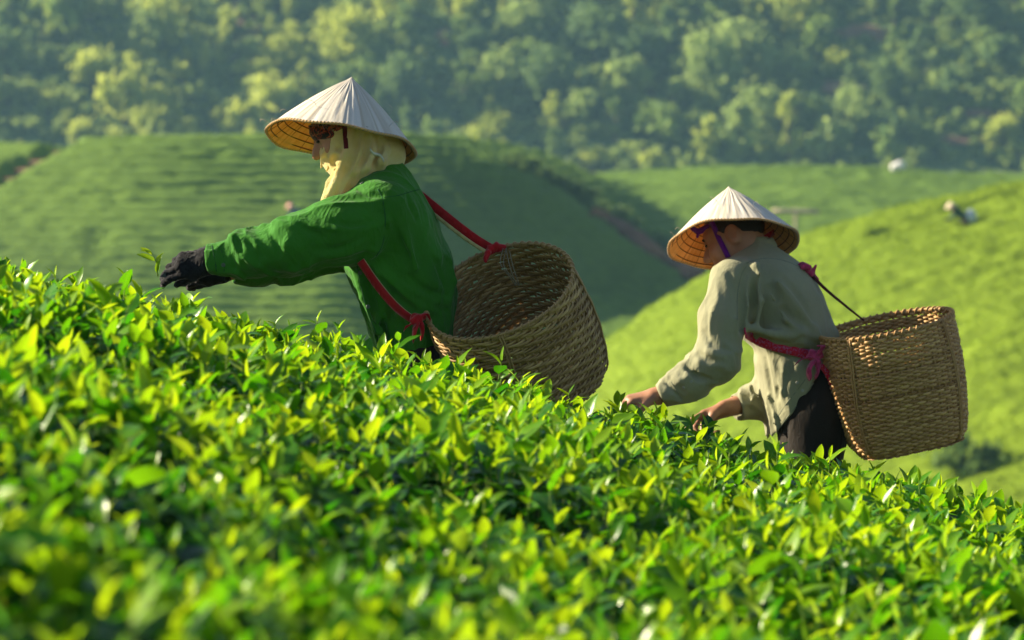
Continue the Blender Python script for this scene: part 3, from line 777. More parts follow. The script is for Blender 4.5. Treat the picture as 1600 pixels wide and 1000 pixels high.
def m_cane(name, c0, c1, st):
    k = N(name); a = k.attr("tone"); f = k.noise(40, 5, .65); g = k.noise(7, 3)
    col = k.ramp(k.math('ADD', k.math('MULTIPLY', a, .6), k.math('MULTIPLY', f, .4)), [(.2, c0), (.8, c1)])
    col = k.mix(k.math('MULTIPLY', k.ramp(g, [(.45, (0, 0, 0)), (.7, (1, 1, 1))]), .45), col, st)
    return k.finish(col, .55, k.bump(k.noise(220, 3), .3, .002), .35)
M_cane1 = m_cane("weathered_grey_bamboo", (.22, .125, .045), (.54, .355, .155), (.28, .18, .06))
M_cane2 = m_cane("golden_bamboo", (.29, .155, .048), (.64, .40, .16), (.34, .15, .06))
M_cord = m_plain("grey_twine", (.22, .19, .13), .85, .3, 90, .1, .4)

def sines(P, dirs, freqs, seed):
    g = np.random.default_rng(seed); r = 0
    for d, f in zip(dirs, freqs): r = r + np.sin(P @ (np.asarray(d, float) * f) + g.uniform(0, 6.28) + 1.4 * noise3(P[:, 0] * 7, P[:, 1] * 7, P[:, 2] * 7, seed))
    return r
def crease(P, a, b, sa, sb, seed, th=2.3):
    """sharp-crested wrinkles that run along a; sa, sb = frequency along and across"""
    a = unit(np.asarray(a, float)); b = np.asarray(b, float); b = unit(b - a * (a @ b)); c = np.cross(a, b)
    u_, v_, w_ = P @ a * sa, P @ b * sb, P @ c * sb
    n = noise3(u_, v_, w_, seed) + .5 * noise3(u_ * 1.7 + 4, v_ * 1.9, w_ * 1.9, seed + 1)
    return np.maximum(0, 1 - np.abs(n) * th) ** 1.3
def fold(P, d, pts, r, k, amp=1.0):
    """raise a soft crease along a polyline"""
    e = chain(P, pts, [r] * len(pts) if np.isscalar(r) else r, .01)
    return smin(d, e, k)
def groove(P, d, pts, r, k):
    e = chain(P, pts, [r] * len(pts) if np.isscalar(r) else r, .01)
    return smax(d, -e, k)

# ------------------------------------------------------------------ head and hand
def head_sdf(P, c, R, s=1.0):
    L = lambda f, l, u_: np.asarray(c) + R @ (A([f, l, u_]) * s)
    d = ell(P, L(-.012, 0, .035), A([.098, .076, .092]) * s, R)
    d = smin(d, ell(P, L(.030, 0, -.045), A([.060, .056, .075]) * s, R), .05 * s)
    d = smin(d, rc(P, L(.066, .02, .025), L(.066, -.02, .025), .025 * s, .025 * s), .02 * s)
    for q in (1, -1):
        d = smax(d, -ell(P, L(.093, q * .030, .006), A([.014, .017, .012]) * s, R), .016 * s)
        d = smin(d, ell(P, L(.076, q * .030, .004), A([.013, .014, .011]) * s, R), .006 * s)
        d = smin(d, ell(P, L(.062, q * .040, -.030), A([.026, .022, .022]) * s, R), .02 * s)
        e = ell(P, L(-.012, q * .077, -.008), A([.021, .009, .033]) * s, R)
        e = smax(e, -ell(P, L(-.008, q * .086, -.004), A([.013, .008, .021]) * s, R), .006 * s)
        d = smin(d, e, .01 * s)
    d = smin(d, chain(P, [L(.084, 0, .012), L(.100, 0, -.014), L(.108, 0, -.028)], [.009 * s, .011 * s, .014 * s], .01), .012 * s)
    for q in (1, -1): d = smin(d, rc(P, L(.094, q * .012, -.031), L(.088, q * .013, -.032), .009 * s, .009 * s), .008 * s)
    d = smin(d, rc(P, L(.084, .016, -.060), L(.084, -.016, -.060), .009 * s, .009 * s), .010 * s)
    d = smin(d, rc(P, L(.080, .014, -.074), L(.080, -.014, -.074), .010 * s, .010 * s), .010 * s)
    d = smax(d, -rc(P, L(.100, .022, -.066), L(.100, -.022, -.066), .006 * s, .006 * s), .006 * s)
    d = smin(d, ell(P, L(.066, 0, -.100), A([.024, .026, .020]) * s, R), .02 * s)
    return d
def hand_sdf(P, wrist, fwd, palm, thumb_side, curl, s=1.0, spread=.10, thumb=(.5, .3), r=1.0):
    """fwd = towards the fingers, palm = out of the palm; curl = three bends per finger"""
    f = unit(np.asarray(fwd, float)); p = np.asarray(palm, float); p = unit(p - f * (p @ f)); t = np.cross(f, p); t = t if t @ np.asarray(thumb_side, float) > 0 else -t
    w = np.asarray(wrist, float); d = None; d = rc(P, w - f * .035 * s, w + f * .01 * s, .026 * s * r, .027 * s * r)
    lens = [(.044, .026, .021), (.048, .030, .022), (.045, .028, .022), (.035, .021, .019)]
    for i, q in enumerate((.030, .010, -.010, -.029)):
        kn = w + f * (.088, .093, .088, .079)[i] * s + t * q * s - p * (.004, .008, .006, 0)[i] * s
        e = rc(P, w + t * q * .55 * s + f * .008 * s, kn, .0135 * s * r, .0115 * s * r); d = smin(d, e, .018 * s)
    for i, q in enumerate((.030, .010, -.010, -.029)):
        a = w + f * (.088, .093, .088, .079)[i] * s + t * q * s - p * (.004, .008, .006, 0)[i] * s
        ang = 0; fd = unit(f + t * spread * (1.5 - i))
        ch = [a]; cu = curl[i] if isinstance(curl[0], (tuple, list)) else curl
        for L, c in zip(lens[i], cu):
            ang += c; a = a + (fd * math.cos(ang) + p * math.sin(ang)) * L * s; ch.append(a)
        rr = A([.0098, .0092, .0084, .0070]) * s * r * (1, 1.03, 1, .88)[i]
        d = smin(d, chain(P, ch, rr, .003), .005 * s)
    b = w + f * .022 * s + t * .024 * s; td = unit(f * math.cos(thumb[0]) + t * math.sin(thumb[0]) + p * .35)
    m = b + td * .046 * s; m2 = m + unit(td + (f * .4 - t * .3) * thumb[1] + p * thumb[1]) * .034 * s; m3 = m2 + unit(td * .6 + f * .5 + p * thumb[1] - t * .4 * thumb[1]) * .027 * s
    d = smin(d, chain(P, [b, m, m2, m3], A([.016, .0125, .0105, .0078]) * s * r, .008), .014 * s)
    return d

# ------------------------------------------------------------------ conical hat
def hat(label, rim_c, up, R, Hh, seed, strap_mat):
    up = unit(np.asarray(up, float)); X = unit(np.cross(A([0, 1., 0]), up)); Y = np.cross(up, X)
    W = lambda r, ph, z: rim_c + X * (r * np.cos(ph))[..., None] + Y * (r * np.sin(ph))[..., None] + up * z[..., None]
    root = empty("conical_hat", rim_c, label, "hat")
    n = 360; ns = 16; g = np.random.default_rng(seed)
    ph = np.linspace(0, 2 * np.pi, n, endpoint=False)
    strip_i = np.floor((ph / (2 * np.pi) * 140 + .8 * noise2(ph * 6, 0 * ph, seed))).astype(int) % 140
    tone = np.clip(.55 + .30 * g.normal(size=140), 0, 1)[strip_i]
    saw = ((ph / (2 * np.pi) * 140) % 1.0)
    s = np.linspace(0, 1, ns + 1)          # 0 apex .. 1 rim
    Vo, Vi, To = [], [], []
    for q in s:
        r = R * max(q, .018) * (1 + .012 * np.sin(q * math.pi) * 1.0)
        z = Hh * (1 - q) + .006 * math.sin(q * math.pi) - .0045 * (1 - q) ** 8
        rip = (.0008 * saw + .0006 * np.sin(ph * 41 + q * 3) + .0014 * noise2(ph * 26, q * 4 + 0 * ph, seed + 1)) * min(1, q * 3)
        und = .004 * np.sin(3 * ph + seed) * q + .003 * np.sin(7 * ph + seed * 2) * q * q
        Vo.append(W(np.full(n, r), ph, z + rip + und)); Vi.append(W(np.full(n, r * .994), ph, z - .004 + und)); To.append(np.clip(tone + .10 * noise2(ph * 60, q * 5 + 0 * ph, seed + 5), 0, 1))
    def sheet(Vs):
        i = np.arange(ns)[:, None]; j = np.arange(n)[None]; j2 = (j + 1) % n
        return np.vstack(Vs), np.stack([i * n + j, (i + 1) * n + j, (i + 1) * n + j2, i * n + j2], -1).reshape(-1, 4)
    V, F = sheet(Vo); V = np.vstack([V, (rim_c + up * (Hh - .0005))[None]]); c = len(V) - 1
    Fl = F.tolist() + [[j, (j + 1) % n, c] for j in range(n)]
    obj("cover", V, Fl, M_straw, root, True, {"strip": np.concatenate([np.concatenate(To), [.6]])})
    V, F = sheet(Vi); V = np.vstack([V, (rim_c + up * (Hh - .008))[None]]); c = len(V) - 1
    obj("lining", V, [f[::-1] for f in F.tolist()] + [[(j + 1) % n, j, c] for j in range(n)], M_strawin, root, True, {"strip": np.concatenate([np.concatenate(To), [.6]])})
    for q in np.linspace(.16, .95, 11):
        p = np.linspace(0, 2 * np.pi, 72, endpoint=False); V, F = tube(W(np.full(72, R * q * .988), p, np.full(72, Hh * (1 - q) - .003)), .0019, 5, True); obj("hoop", V, F, M_hoop, root)
    for k in range(20):
        a = 2 * math.pi * k / 20; q = np.linspace(.05, .99, 6); V, F = tube(W(R * q * .985, np.full(6, a), Hh * (1 - q) - .0035), .0007, 4); obj("rib", V, F, M_hoop, root)
    p = np.linspace(0, 2 * np.pi, 160, endpoint=False); und = .004 * np.sin(3 * p + seed) + .003 * np.sin(7 * p + seed * 2)
    V, F = tube(W(np.full(160, R * 1.0), p, und - .001), .0036, 8, True); rim = obj("rim", V, F, M_strawin, root, True, {"strip": np.full(len(V), .9)})
    # stitching wound round the rim
    m = 130 * 8; q = np.linspace(0, 2 * np.pi, m, endpoint=False); w = q * 130; uq = .004 * np.sin(3 * q + seed) + .003 * np.sin(7 * q + seed * 2)
    V, F = tube(W(R + .0042 * np.cos(w), q, uq - .001 + .0042 * np.sin(w)), .0009, 4, True); obj("stitching", V, F, M_thread, rim)
    for k in range(9):       # loose fibres that stand off the leaf strips
        a = g.uniform(0, 6.28); q0 = g.uniform(.55, 1.0); b = W(A([R * q0]), A([a]), A([Hh * (1 - q0) + .004]))[0]
        out = unit(X * math.cos(a) + Y * math.sin(a) + up * g.uniform(.3, 1.5)); sd = unit(np.cross(out, g.normal(size=3)))
        L = g.uniform(.012, .03); V, F = tube(spline([b, b + out * L * .6, b + out * L + sd * L * .6, b + out * L * .8 + sd * L * 1.2], 10), .0005, 4); obj("fibre", V, F, M_thread, root)
    return root, W

# ------------------------------------------------------------------ woven back basket
def basket(label, rim_c, up, front, Rt, Rb, Hh, mat, twill, seed, name="basket"):
    up = unit(np.asarray(up, float)); X = unit(np.asarray(front, float) - up * (np.asarray(front, float) @ up)); Y = np.cross(up, X)
    root = empty(name, rim_c - up * Hh, label, "basket"); g = np.random.default_rng(seed)
    def rad(ph, t):            # t 0 bottom .. 1 rim; bottom goes squarish
        n = 2 + 1.5 * (1 - t) ** 1.3; k = (np.abs(np.cos(ph)) ** n + np.abs(np.sin(ph)) ** n) ** (-1 / n)
        base = Rb + (Rt - Rb) * t ** .8 + .012 * np.sin(np.pi * t)
        base = base * np.where(t < .12, 1 - .16 * (1 - t / .12) ** 2, 1)
        return base * k * (1 + .010 * np.sin(2 * ph + 1 + t * 2) + .008 * np.sin(3 * ph + seed))
    W = lambda r, ph, t: rim_c + X * (r * np.cos(ph + .785))[..., None] + Y * (r * np.sin(ph + .785))[..., None] + up * ((t - 1) * Hh)[..., None]
    ns = 60; nr = 54; m = ns * 4; ph = np.linspace(0, 2 * np.pi, m, endpoint=False)
    Vs, Fs, Ts = [], [], []; o = 0
    for i in range(nr):
        t0 = (i + .6) / (nr + .6); dz = .0016 * noise2(ph * 2.3, i * .4 + 0 * ph, seed) + .0012 * g.normal()
        t = t0 + dz / Hh * 1.0 + (.004 * np.sin(ph + 1.0) + .006 * noise2(ph * .8, 0 * ph + i * .12, seed + 9)) * .6
        if twill: wv = np.sin(2 * np.pi * (ph / (2 * np.pi) * ns + i) / 3.9 * 1.0)
        else: wv = np.sin(ph * ns / 2 + i * np.pi)
        wv = np.clip(wv * 1.5, -1, 1)
        r = rad(ph, t) + .0038 * wv + .0008 * g.normal()
        th = .0014; hw = Hh / nr * .55 * (1 + .12 * g.normal())
        tw = .10 * noise2(ph * 9, i * 1.7 + 0 * ph, seed + 3) * hw
        V = np.stack([W(r - th, ph, t - (hw - tw) / Hh), W(r + th, ph, t - hw / Hh), W(r + th * 1.7, ph, t + tw / Hh), W(r + th, ph, t + hw / Hh), W(r - th, ph, t + (hw + tw) / Hh)], 1).reshape(-1, 3)
        a = np.arange(m)[:, None]; b = np.arange(5)[None]; a2 = (a + 1) % m; b2 = (b + 1) % 5
        F = np.stack([a * 5 + b, a * 5 + b2, a2 * 5 + b2, a2 * 5 + b], -1).reshape(-1, 4) + o; o += len(V)
        tone = np.repeat(np.clip(.5 + .25 * g.normal() + .22 * noise2(ph * 5, i * 2.1 + 0 * ph, seed + 7), 0, 1), 5)
        Vs.append(V); Fs.append(F); Ts.append(tone)
    w = obj("weave", np.vstack(Vs), np.vstack(Fs), mat, root, True, {"tone": np.concatenate(Ts)}); w["kind"] = "stuff"
    parts = []
    t = np.linspace(0.0, 1.0, 14)
    for k in range(ns):
        a = 2 * math.pi * (k + .5) / ns
        c = W(rad(np.full(14, a), t), np.full(14, a), t); sd = Y * math.cos(a + .785) - X * math.sin(a + .785)
        parts.append(ribbon(c, np.repeat(sd[None], 14, 0), .0075, .0022))
    V, F = join(parts); s = obj("stakes", V, F, mat, root, True, {"tone": np.full(len(V), .35)}); s["kind"] = "stuff"; s.name = "stake"
    # rim: a core hoop with a cane wound round it
    p = np.linspace(0, 2 * np.pi, 120, endpoint=False); r1 = rad(p, np.ones(120))
    V, F = tube(W(r1, p, np.full(120, 1.0)), .0050, 8, True); rim = obj("rim", V, F, mat, root, True, {"tone": np.full(len(V), .45)})
    turns = 58; mm = turns * 12; q = np.linspace(0, 2 * np.pi, mm, endpoint=False); wq = q * turns
    V, F = tube(W(rad(q, np.ones(mm)) + .0068 * np.cos(wq), q, 1 + .0075 * np.sin(wq) / Hh), .0024, 5, True); obj("binding", V, F, mat, rim, True, {"tone": np.full(len(V), .6)})
    # bottom: crossed flat canes
    parts = []
    for k in np.linspace(-.9, .9, 22):
        for q in (0, 1):
            ln = Rb * .97 * math.sqrt(max(0, 1 - abs(k) ** 4)) ** .9
            l = np.linspace(-ln, ln, 16); kk = np.full(16, k * Rb); wv = .0022 * np.sin(l * 140 + k * 40 + q * math.pi)
            a, b = (l, kk) if q else (kk, l)
            c45 = math.cos(.785); Xr = X * c45 + Y * c45; Yr = Y * c45 - X * c45
            pts = rim_c - up * Hh + Xr * a[:, None] + Yr * b[:, None] + up * (wv + .004)[:, None]
            parts.append(ribbon(pts, np.repeat((Xr if not q else Yr)[None], 16, 0) , .0125, .0022))
    V, F = join(parts); bt = obj("bottom", V, F, mat, root, True, {"tone": np.full(len(V), .4)}); bt["kind"] = "stuff"
    # doubled canes running down the corners
    t = np.linspace(1.0, 0.02, 22)
    for a in (0, math.pi / 2, math.pi, 3 * math.pi / 2):
        for off in (-.018, .018):
            a_ = a + math.pi / 4 + off + .02 * np.sin(t * 5 + a)
            V, F = tube(W(rad(a_, t) + .0075 + .001 * np.sin(t * 30), a_, t), .0027, 6); obj("corner_cane", V, F, mat, root, True, {"tone": np.full(len(V), .55)})
    return root, W, rad
def knot(name, pts, rs, mat, parent, k=.008):
    """a bunched piece of cloth: overlapping loops and tails"""
    pts = [np.asarray(p, float) for p in pts]
    P0 = A(pts); lo = P0.min(0) - .03; hi = P0.max(0) + .03
    def f(P):
        d = None
        for i in range(0, len(pts) - 1, 2):
            e = rc(P, pts[i], pts[i + 1], rs[i], rs[i + 1]); d = e if d is None else smin(d, e, k)
        return d + .0016 * np.sin(P @ A([210, 60, 90.])) + .0010 * np.sin(P @ A([-90, 160, 230.]))
    return sculpt(name, f, lo, hi, .0028, mat, parent, 1)

def tail(pts, w0, w1, mat, parent, side=(1, -.3, .3), twist=1.2, name="knot_tail"):
    P = spline(pts, 14); t = np.linspace(0, 1, 14); sd = unit(np.asarray(side, float)); tg = unit(P[-1] - P[0]); o_ = np.cross(tg, sd)
    S = sd[None] * np.cos(t * twist)[:, None] + o_[None] * np.sin(t * twist)[:, None]
    wv = 1 + .12 * np.sin(t * 9)
    V, F = ribbon(P, S, (w0 + (w1 - w0) * t) * wv, .003); return obj(name, V, F, mat, parent)

def under_hat(P, rim_c, up, R, Hh, gap=.007):
    """distance to the inside of a cone, so a head stays under its hat"""
    up = unit(np.asarray(up, float)); z = (P - rim_c) @ up; r = np.linalg.norm(P - rim_c - z[:, None] * up, axis=1)
    return np.where(z > -.02, (z + r * Hh / R - Hh) * R / math.hypot(R, Hh) + gap, -1.0)

def carve(f, lines, y0, y1, k=.012):
    """press crease lines, given as photo pixels, into the surface of f"""
    L = []
    for pts, r in lines:
        q = spline([(a, b, 0) for a, b in pts], 4 * len(pts)); n = len(q)
        L.append((cast(f, q[:, 0], q[:, 1], 0.0, y0, y1), r * np.sin(np.linspace(.12, math.pi - .12, n)) ** .6))
    lo = np.min([p.min(0) for p, _ in L], 0) - .05; hi = np.max([p.max(0) for p, _ in L], 0) + .05
    def g(P):
        d = f(P); m = ((P > lo) & (P < hi)).all(1)
        if m.any():
            Q = P[m]; e = d[m]
            for p, r in L: e = smax(e, -chain(Q, p, r, .004), k)
            d = d.copy(); d[m] = e
        return d
    return g

# ================================================================== PERSON 1: green shirt, yellow towel, reaching left
D1 = 11.0; S1 = D1 / FPX
def p1(px, py, dy=0.0): return at(px, py, D1 + dy)
person1 = empty("person", p1(655, 540) * A([1, 1, 0]) + A([0, 0, float(z_slope(A([-.27]), A([11.0]))[0])]), "picker in a green shirt with yellow face towel, leaning left with a black-gloved arm outstretched", "person")
G1 = float(person1.location.z)
torso1 = slices([(246, 592, 620, 0, .05), (256, 580, 630, 0, .068), (268, 566, 639, 0, .105), (286, 556, 650, 0, .16), (312, 549, 664, 0, .190), (350, 541, 684, 0, .195), (400, 536, 702, 0, .185),
                 (440, 548, 712, 0, .175), (480, 562, 713, 0, .168), (520, 580, 708, 0, .165), (560, 588, 712, 0, .17), (610, 590, 720, 0, .18)], D1)
armN = [p1(596, 338, -.150), p1(530, 361, -.185), p1(455, 383, -.200), p1(395, 398, -.185), p1(326, 406, -.165)]
armF = [p1(585, 335, .150), p1(520, 380, .10), p1(455, 405, .04), p1(400, 416, .00), p1(362, 421, -.02)]
hem1 = p1(640, 606)[2]
def shirt1(P, folds=True):
    t = torso1(P)
    if folds:
        # hanging folds at the front, drag lines on the back
        low = sstep(-P[:, 2], -p1(0, 420)[2], -p1(0, 500)[2]); fr = sstep(-P[:, 0], -p1(650, 0)[0], -p1(600, 0)[0])
        t = t + .017 * low * (.4 + .6 * fr) * (.5 - crease(P, (.25, 0, -1), (1, .6, 0), 4, 19, 3))
        t = t - .010 * crease(P, (.75, 0, -.65), (.6, -.5, .6), 3.5, 12, 4) * (1 - low) - .003 * noise3(P[:, 0] * 12, P[:, 1] * 12, P[:, 2] * 6, 4)
    a = chain(P, armN, [.088, .084, .070, .058, .046], .05); b = chain(P, armF, [.085, .07, .058, .05, .043], .05)
    if folds:
        ax = unit(armN[4] - armN[0]); s = (P - armN[0]) @ ax
        dg = unit(np.cross(ax, A([0, -1., 0])) + ax * .55)
        w = -.011 * crease(P, dg, ax, 6, 17, 5) * sstep(s, .12, .36) - .009 * crease(P, ax + A([0, 0, .25]), (0, 0, 1), 3.5, 15, 6) * (1 - sstep(s, .2, .4)) + .002
        a = a + w; b = b + w
        for pts, r in (([(478, 342, -.19), (468, 350, -.245), (492, 352, -.26), (520, 356, -.262)], [.012, .013, .009, .004]),
                       ([(372, 366, -.19), (366, 372, -.225), (374, 388, -.238), (378, 398, -.24)], [.013, .012, .008, .004]),
                       ([(395, 372, -.20), (384, 366, -.19), (368, 372, -.19)], [.007, .010, .009]),
                       ([(440, 402, -.255), (405, 412, -.235), (372, 416, -.21)], [.004, .010, .006]),
                       ([(545, 392, -.25), (505, 398, -.26), (460, 412, -.24)], [.004, .009, .005])):
            a = fold(P, a, [p1(*q) for q in pts], r, .022)
        a = groove(P, a, [p1(352, 384, -.235), p1(362, 400, -.245), p1(368, 420, -.23)], [.003, .006, .003], .012)
        a = groove(P, a, [p1(455, 418, -.275), p1(415, 428, -.26), p1(380, 430, -.23)], [.004, .010, .006], .016)
    # cuffs: cut and hollow the sleeve ends
    for arm, rr in ((armN, .037), (armF, .034)):
        ax = unit(arm[4] - arm[3]); cut = (P - arm[4]) @ ax; inn = rc(P, arm[4] - ax * .05, arm[4] + ax * .05, rr, rr)
        if arm is armN: a = smax(smax(a, cut, .006), -inn, .006)
        else: b = smax(smax(b, cut, .006), -inn, .006)
    d = smin(smin(t, a, .055), b, .055)
    if folds:
        for pts, r in (([(604, 312, -.19), (600, 345, -.235), (586, 392, -.225), (570, 412, -.2)], [.004, .006, .008, .005]),
                       ([(618, 332, -.2), (634, 372, -.205), (650, 420, -.19)], [.003, .007, .004]),
                       ([(590, 425, -.19), (628, 455, -.19), (680, 480, -.15)], [.006, .009, .006]),
                       ([(585, 440, -.18), (612, 470, -.18), (640, 500, -.17)], [.005, .008, .006]),
                       ([(556, 418, -.13), (568, 465, -.14), (590, 520, -.15)], [.006, .009, .008]),
                       ([(700, 400, -.06), (708, 440, -.08), (700, 470, -.1)], [.006, .009, .006])):
            d = fold(P, d, [p1(*q) for q in pts], r, .03)
        d = groove(P, d, [p1(575, 408, -.235), p1(600, 445, -.215), p1(640, 480, -.20)], [.008, .010, .006], .03)
        d = groove(P, d, [p1(598, 318, -.235), p1(603, 360, -.245), p1(590, 395, -.24)], [.002, .003, .002], .010)
    return smax(d, hem1 - P[:, 2], .006)
lo = p1(318, 600, -.40); lo = A([p1(318, 0)[0], D1 - .36, hem1 - .02]); hi = A([p1(735, 0)[0], D1 + .30, p1(0, 240)[2]])
shirt1c = carve(shirt1, [([(578, 408), (612, 440), (652, 468), (695, 484)], .011), ([(590, 432), (618, 462), (648, 484)], .008), ([(592, 462), (596, 495), (602, 528)], .009), ([(608, 470), (613, 500), (616, 532)], .009), ([(624, 484), (628, 510), (632, 534)], .009),
    ([(576, 440), (582, 476), (590, 512)], .009), ([(466, 350), (482, 360), (508, 372)], .007), ([(520, 345), (548, 352), (582, 346)], .006), ([(500, 392), (535, 386), (572, 370)], .007), ([(368, 368), (373, 384), (376, 398)], .008), ([(386, 376), (398, 392), (404, 410)], .006),
    ([(420, 362), (432, 380), (436, 402)], .006), ([(637, 304), (642, 322), (652, 344)], .006), ([(612, 335), (622, 370), (640, 404)], .006), ([(672, 388), (686, 420), (694, 448)], .007), ([(560, 296), (576, 304), (596, 306)], .005), ([(640, 430), (664, 452), (700, 462)], .006)], 10.3, 11.6)
sculpt("shirt", shirt1c, lo, hi, .0047, M_green, person1, 1)
# head, body
hc1 = p1(542, 206, -.01); hf1 = unit(A([-.91, -.10, -.40])); R1 = frame(hf1, (-.4, 0, .9))
feet1 = [A([-.36, 10.90, G1]), A([-.20, 11.16, G1])]; hip1 = p1(655, 590)
handN1 = dict(wrist=p1(330, 406, -.165), fwd=p1(268, 414, -.175) - p1(330, 402, -.165), palm=(-.1, .92, -.42), thumb_side=(-.2, -.3, -.6))
CURL1 = ((.30, .55, .45), (.45, .75, .5), (.65, .9, .6), (.8, .95, .6))
def legs(P, hip, feet, r0, r1, r2, dz=.0):
    d = None
    for q, ft in zip((-.09, .09), feet):
        h = hip + A([0, q, -.02]); kn = (h + ft) / 2 + A([-.05, 0, .02]); an = ft + A([.0, 0, .09])
        e = chain(P, [h, kn, an], [r0, r1, r2], .03); d = e if d is None else smin(d, e, .03)
    return d
HAT1 = (p1(533, 222, .0), A([.145, .235, .96]), 118.5 * S1, .196)
def body1(P):
    d = smax(head_sdf(P, hc1, R1), under_hat(P, *HAT1, .012), .01)
    d = smin(d, rc(P, p1(548, 245), p1(602, 290), .055, .065), .03)
    d = smin(d, torso1(P) + .025, .04)
    for arm in (armN, armF): d = smin(d, chain(P, [arm[0], arm[2], arm[4]], [.055, .042, .028], .03), .03)
    d = smin(d, hand_sdf(P, handN1['wrist'], handN1['fwd'], handN1['palm'], handN1['thumb_side'], CURL1, .97, r=.8, thumb=(.25, .6), spread=.02), .02)
    d = smin(d, hand_sdf(P, p1(358, 421, -.02), (-1, -.1, -.06), (0, .9, -.35), (0, -.3, -1), (.7, .9, .6), .95, r=.8, spread=.03, thumb=(.15, .3)), .02)
    d = smin(d, legs(P, hip1, feet1, .08, .055, .04), .05)
    for ft in feet1: d = smin(d, rc(P, ft + A([.03, 0, .035]), ft + A([-.14, 0, .03]), .035, .03), .03)
    return d
sculpt("body", body1, A([p1(240, 0)[0], D1 - .34, G1 - .02]), A([p1(760, 0)[0], D1 + .36, p1(0, 140)[2]]), .0062, M_skin, person1, 2)
def trousers1(P):
    d = smin(legs(P, hip1, feet1, .105, .082, .075), ell(P, hip1 + A([0, 0, .03]), (.12, .17, .13)), .08)
    d = d + .006 * noise3(P[:, 0] * 14, P[:, 1] * 14, P[:, 2] * 7, 9)
    return smax(d, G1 + .07 - P[:, 2], .005)
sculpt("trousers", trousers1, A([-.62, D1 - .32, G1]), A([.05, D1 + .36, p1(0, 520)[2]]), .011, M_black, person1)
for q in feet1:
    sculpt("shoe", lambda P, q=q: smax(smin(rc(P, q + A([.03, 0, .04]), q + A([-.15, 0, .032]), .047, .042), rc(P, q + A([.0, 0, .05]), q + A([0, 0, .11]), .05, .045), .03), q[2] + .002 - P[:, 2], .004), q - A([.25, .1, .02]), q + A([.12, .1, .2]), .009, M_black, person1)
# gloves
def glove1(P):
    d = hand_sdf(P, **handN1, curl=CURL1, s=.97, r=1.2, thumb=(.25, .6), spread=.02)
    return smin(d, rc(P, p1(326, 406, -.165), p1(345, 405, -.17), .034, .036), .02) + .0012 * np.sin(P @ A([300, 200, 420.]))
sculpt("glove", glove1, p1(235, 470, -.30), p1(352, 372, -.05), .0034, M_glove, person1, 1)
def glove2(P): return hand_sdf(P, p1(358, 421, -.02), (-1, -.1, -.06), (0, .9, -.35), (0, -.3, -1), (.7, .9, .6), s=.95, r=1.12, spread=.03, thumb=(.15, .3))
sculpt("glove", glove2, p1(270, 470, -.13), p1(380, 385, .10), .0036, M_glove, person1, 1)
# yellow towel round face, neck and shoulder
def towel(P):
    L = lambda f, l, u_: hc1 + R1 @ A([f, l, u_])
    d = ell(P, L(.028, 0, -.050), (.076, .074, .088), R1)                        # over mouth and cheeks
    d = smin(d, ell(P, L(-.020, 0, -.020), (.100, .092, .100), R1), .02)          # round the back of the head
    d = smin(d, chain(P, [p1(566, 225, -.03), p1(560, 262, -.05), p1(548, 292, -.08)], [.075, .066, .040], .03), .03)
    d = smin(d, chain(P, [p1(585, 222, -.01), p1(598, 242, -.02), p1(592, 262, -.03)], [.070, .060, .055], .03), .03)
    d = smin(d, rc(P, p1(560, 235, .05), p1(575, 270, .06), .085, .07), .03)
    # folds that fan out from the ear over neck and shoulder
    for pts, r in (([(548, 203, -.098), (534, 245, -.118), (520, 286, -.124), (505, 332, -.125)], [.010, .014, .017, .018]),
                   ([(556, 204, -.102), (546, 240, -.126), (533, 280, -.130), (519, 332, -.125)], [.009, .014, .018, .018]),
                   ([(566, 205, -.100), (562, 236, -.122), (552, 268, -.136), (536, 312, -.085)], [.007, .012, .014, .014]),
                   ([(580, 207, -.094), (582, 234, -.116), (574, 260, -.130), (562, 292, -.080)], [.006, .011, .013, .013]),
                   ([(596, 212, -.076), (603, 234, -.096), (598, 252, -.116), (588, 276, -.070)], [.006, .010, .012, .012]),
                   ([(512, 226, -.070), (504, 244, -.072), (502, 262, -.070)], [.004, .006, .005]),
                   ([(536, 222, -.086), (520, 244, -.082), (510, 268, -.080)], [.004, .006, .004])):
        d = fold(P, d, [p1(*q) for q in pts], r, .015)
    d = d + .0018 * noise3(P[:, 0] * 28, P[:, 1] * 28, P[:, 2] * 20, 12) + .0009 * noise3(P[:, 0] * 130, P[:, 1] * 130, P[:, 2] * 130, 13)
    q = (P - hc1) @ R1          # open in front of the eyes
    return smax(d, np.maximum(q[:, 0] * .636 + q[:, 2] * .771 - .047, np.maximum(q[:, 2] - .055, p1(0, 321)[2] - P[:, 2] + .25 * (P[:, 0] - p1(512, 0)[0]))), .005)
towel = carve(towel, [([(541, 200), (530, 232), (519, 262), (508, 300)], .013), ([(560, 200), (553, 235), (540, 270), (526, 312)], .013), ([(577, 206), (574, 236), (560, 264), (546, 296)], .009), ([(594, 214), (594, 236), (582, 258)], .007), ([(516, 214), (508, 236), (505, 258)], .005), ([(603, 222), (606, 236), (600, 250)], .006)], 10.4, 11.5, .009)
sculpt("towel", towel, p1(470, 335, -.22), p1(640, 160, .16), .0042, M_towel, person1, 1)
def scarf(P):
    q = (P - hc1) @ R1
    d = np.abs(ell(P, hc1 + R1 @ A([-.010, 0, .035]), (.106, .084, .100), R1)) - .003
    d = d + .0018 * np.sin(P @ A([60, 40, 160.]))
    d = smax(d, under_hat(P, *HAT1, .007), .003)
    return smax(d, np.maximum(-.012 - q[:, 2] * 1.0 + q[:, 0] * .22, q[:, 2] - .062), .003)
sculpt("headscarf", scarf, p1(465, 260, -.13), p1(600, 135, .13), .0040, M_scarf, person1, 1)
eye = hc1 + R1 @ A([.0885, .0310, .006]); eyeb = ell
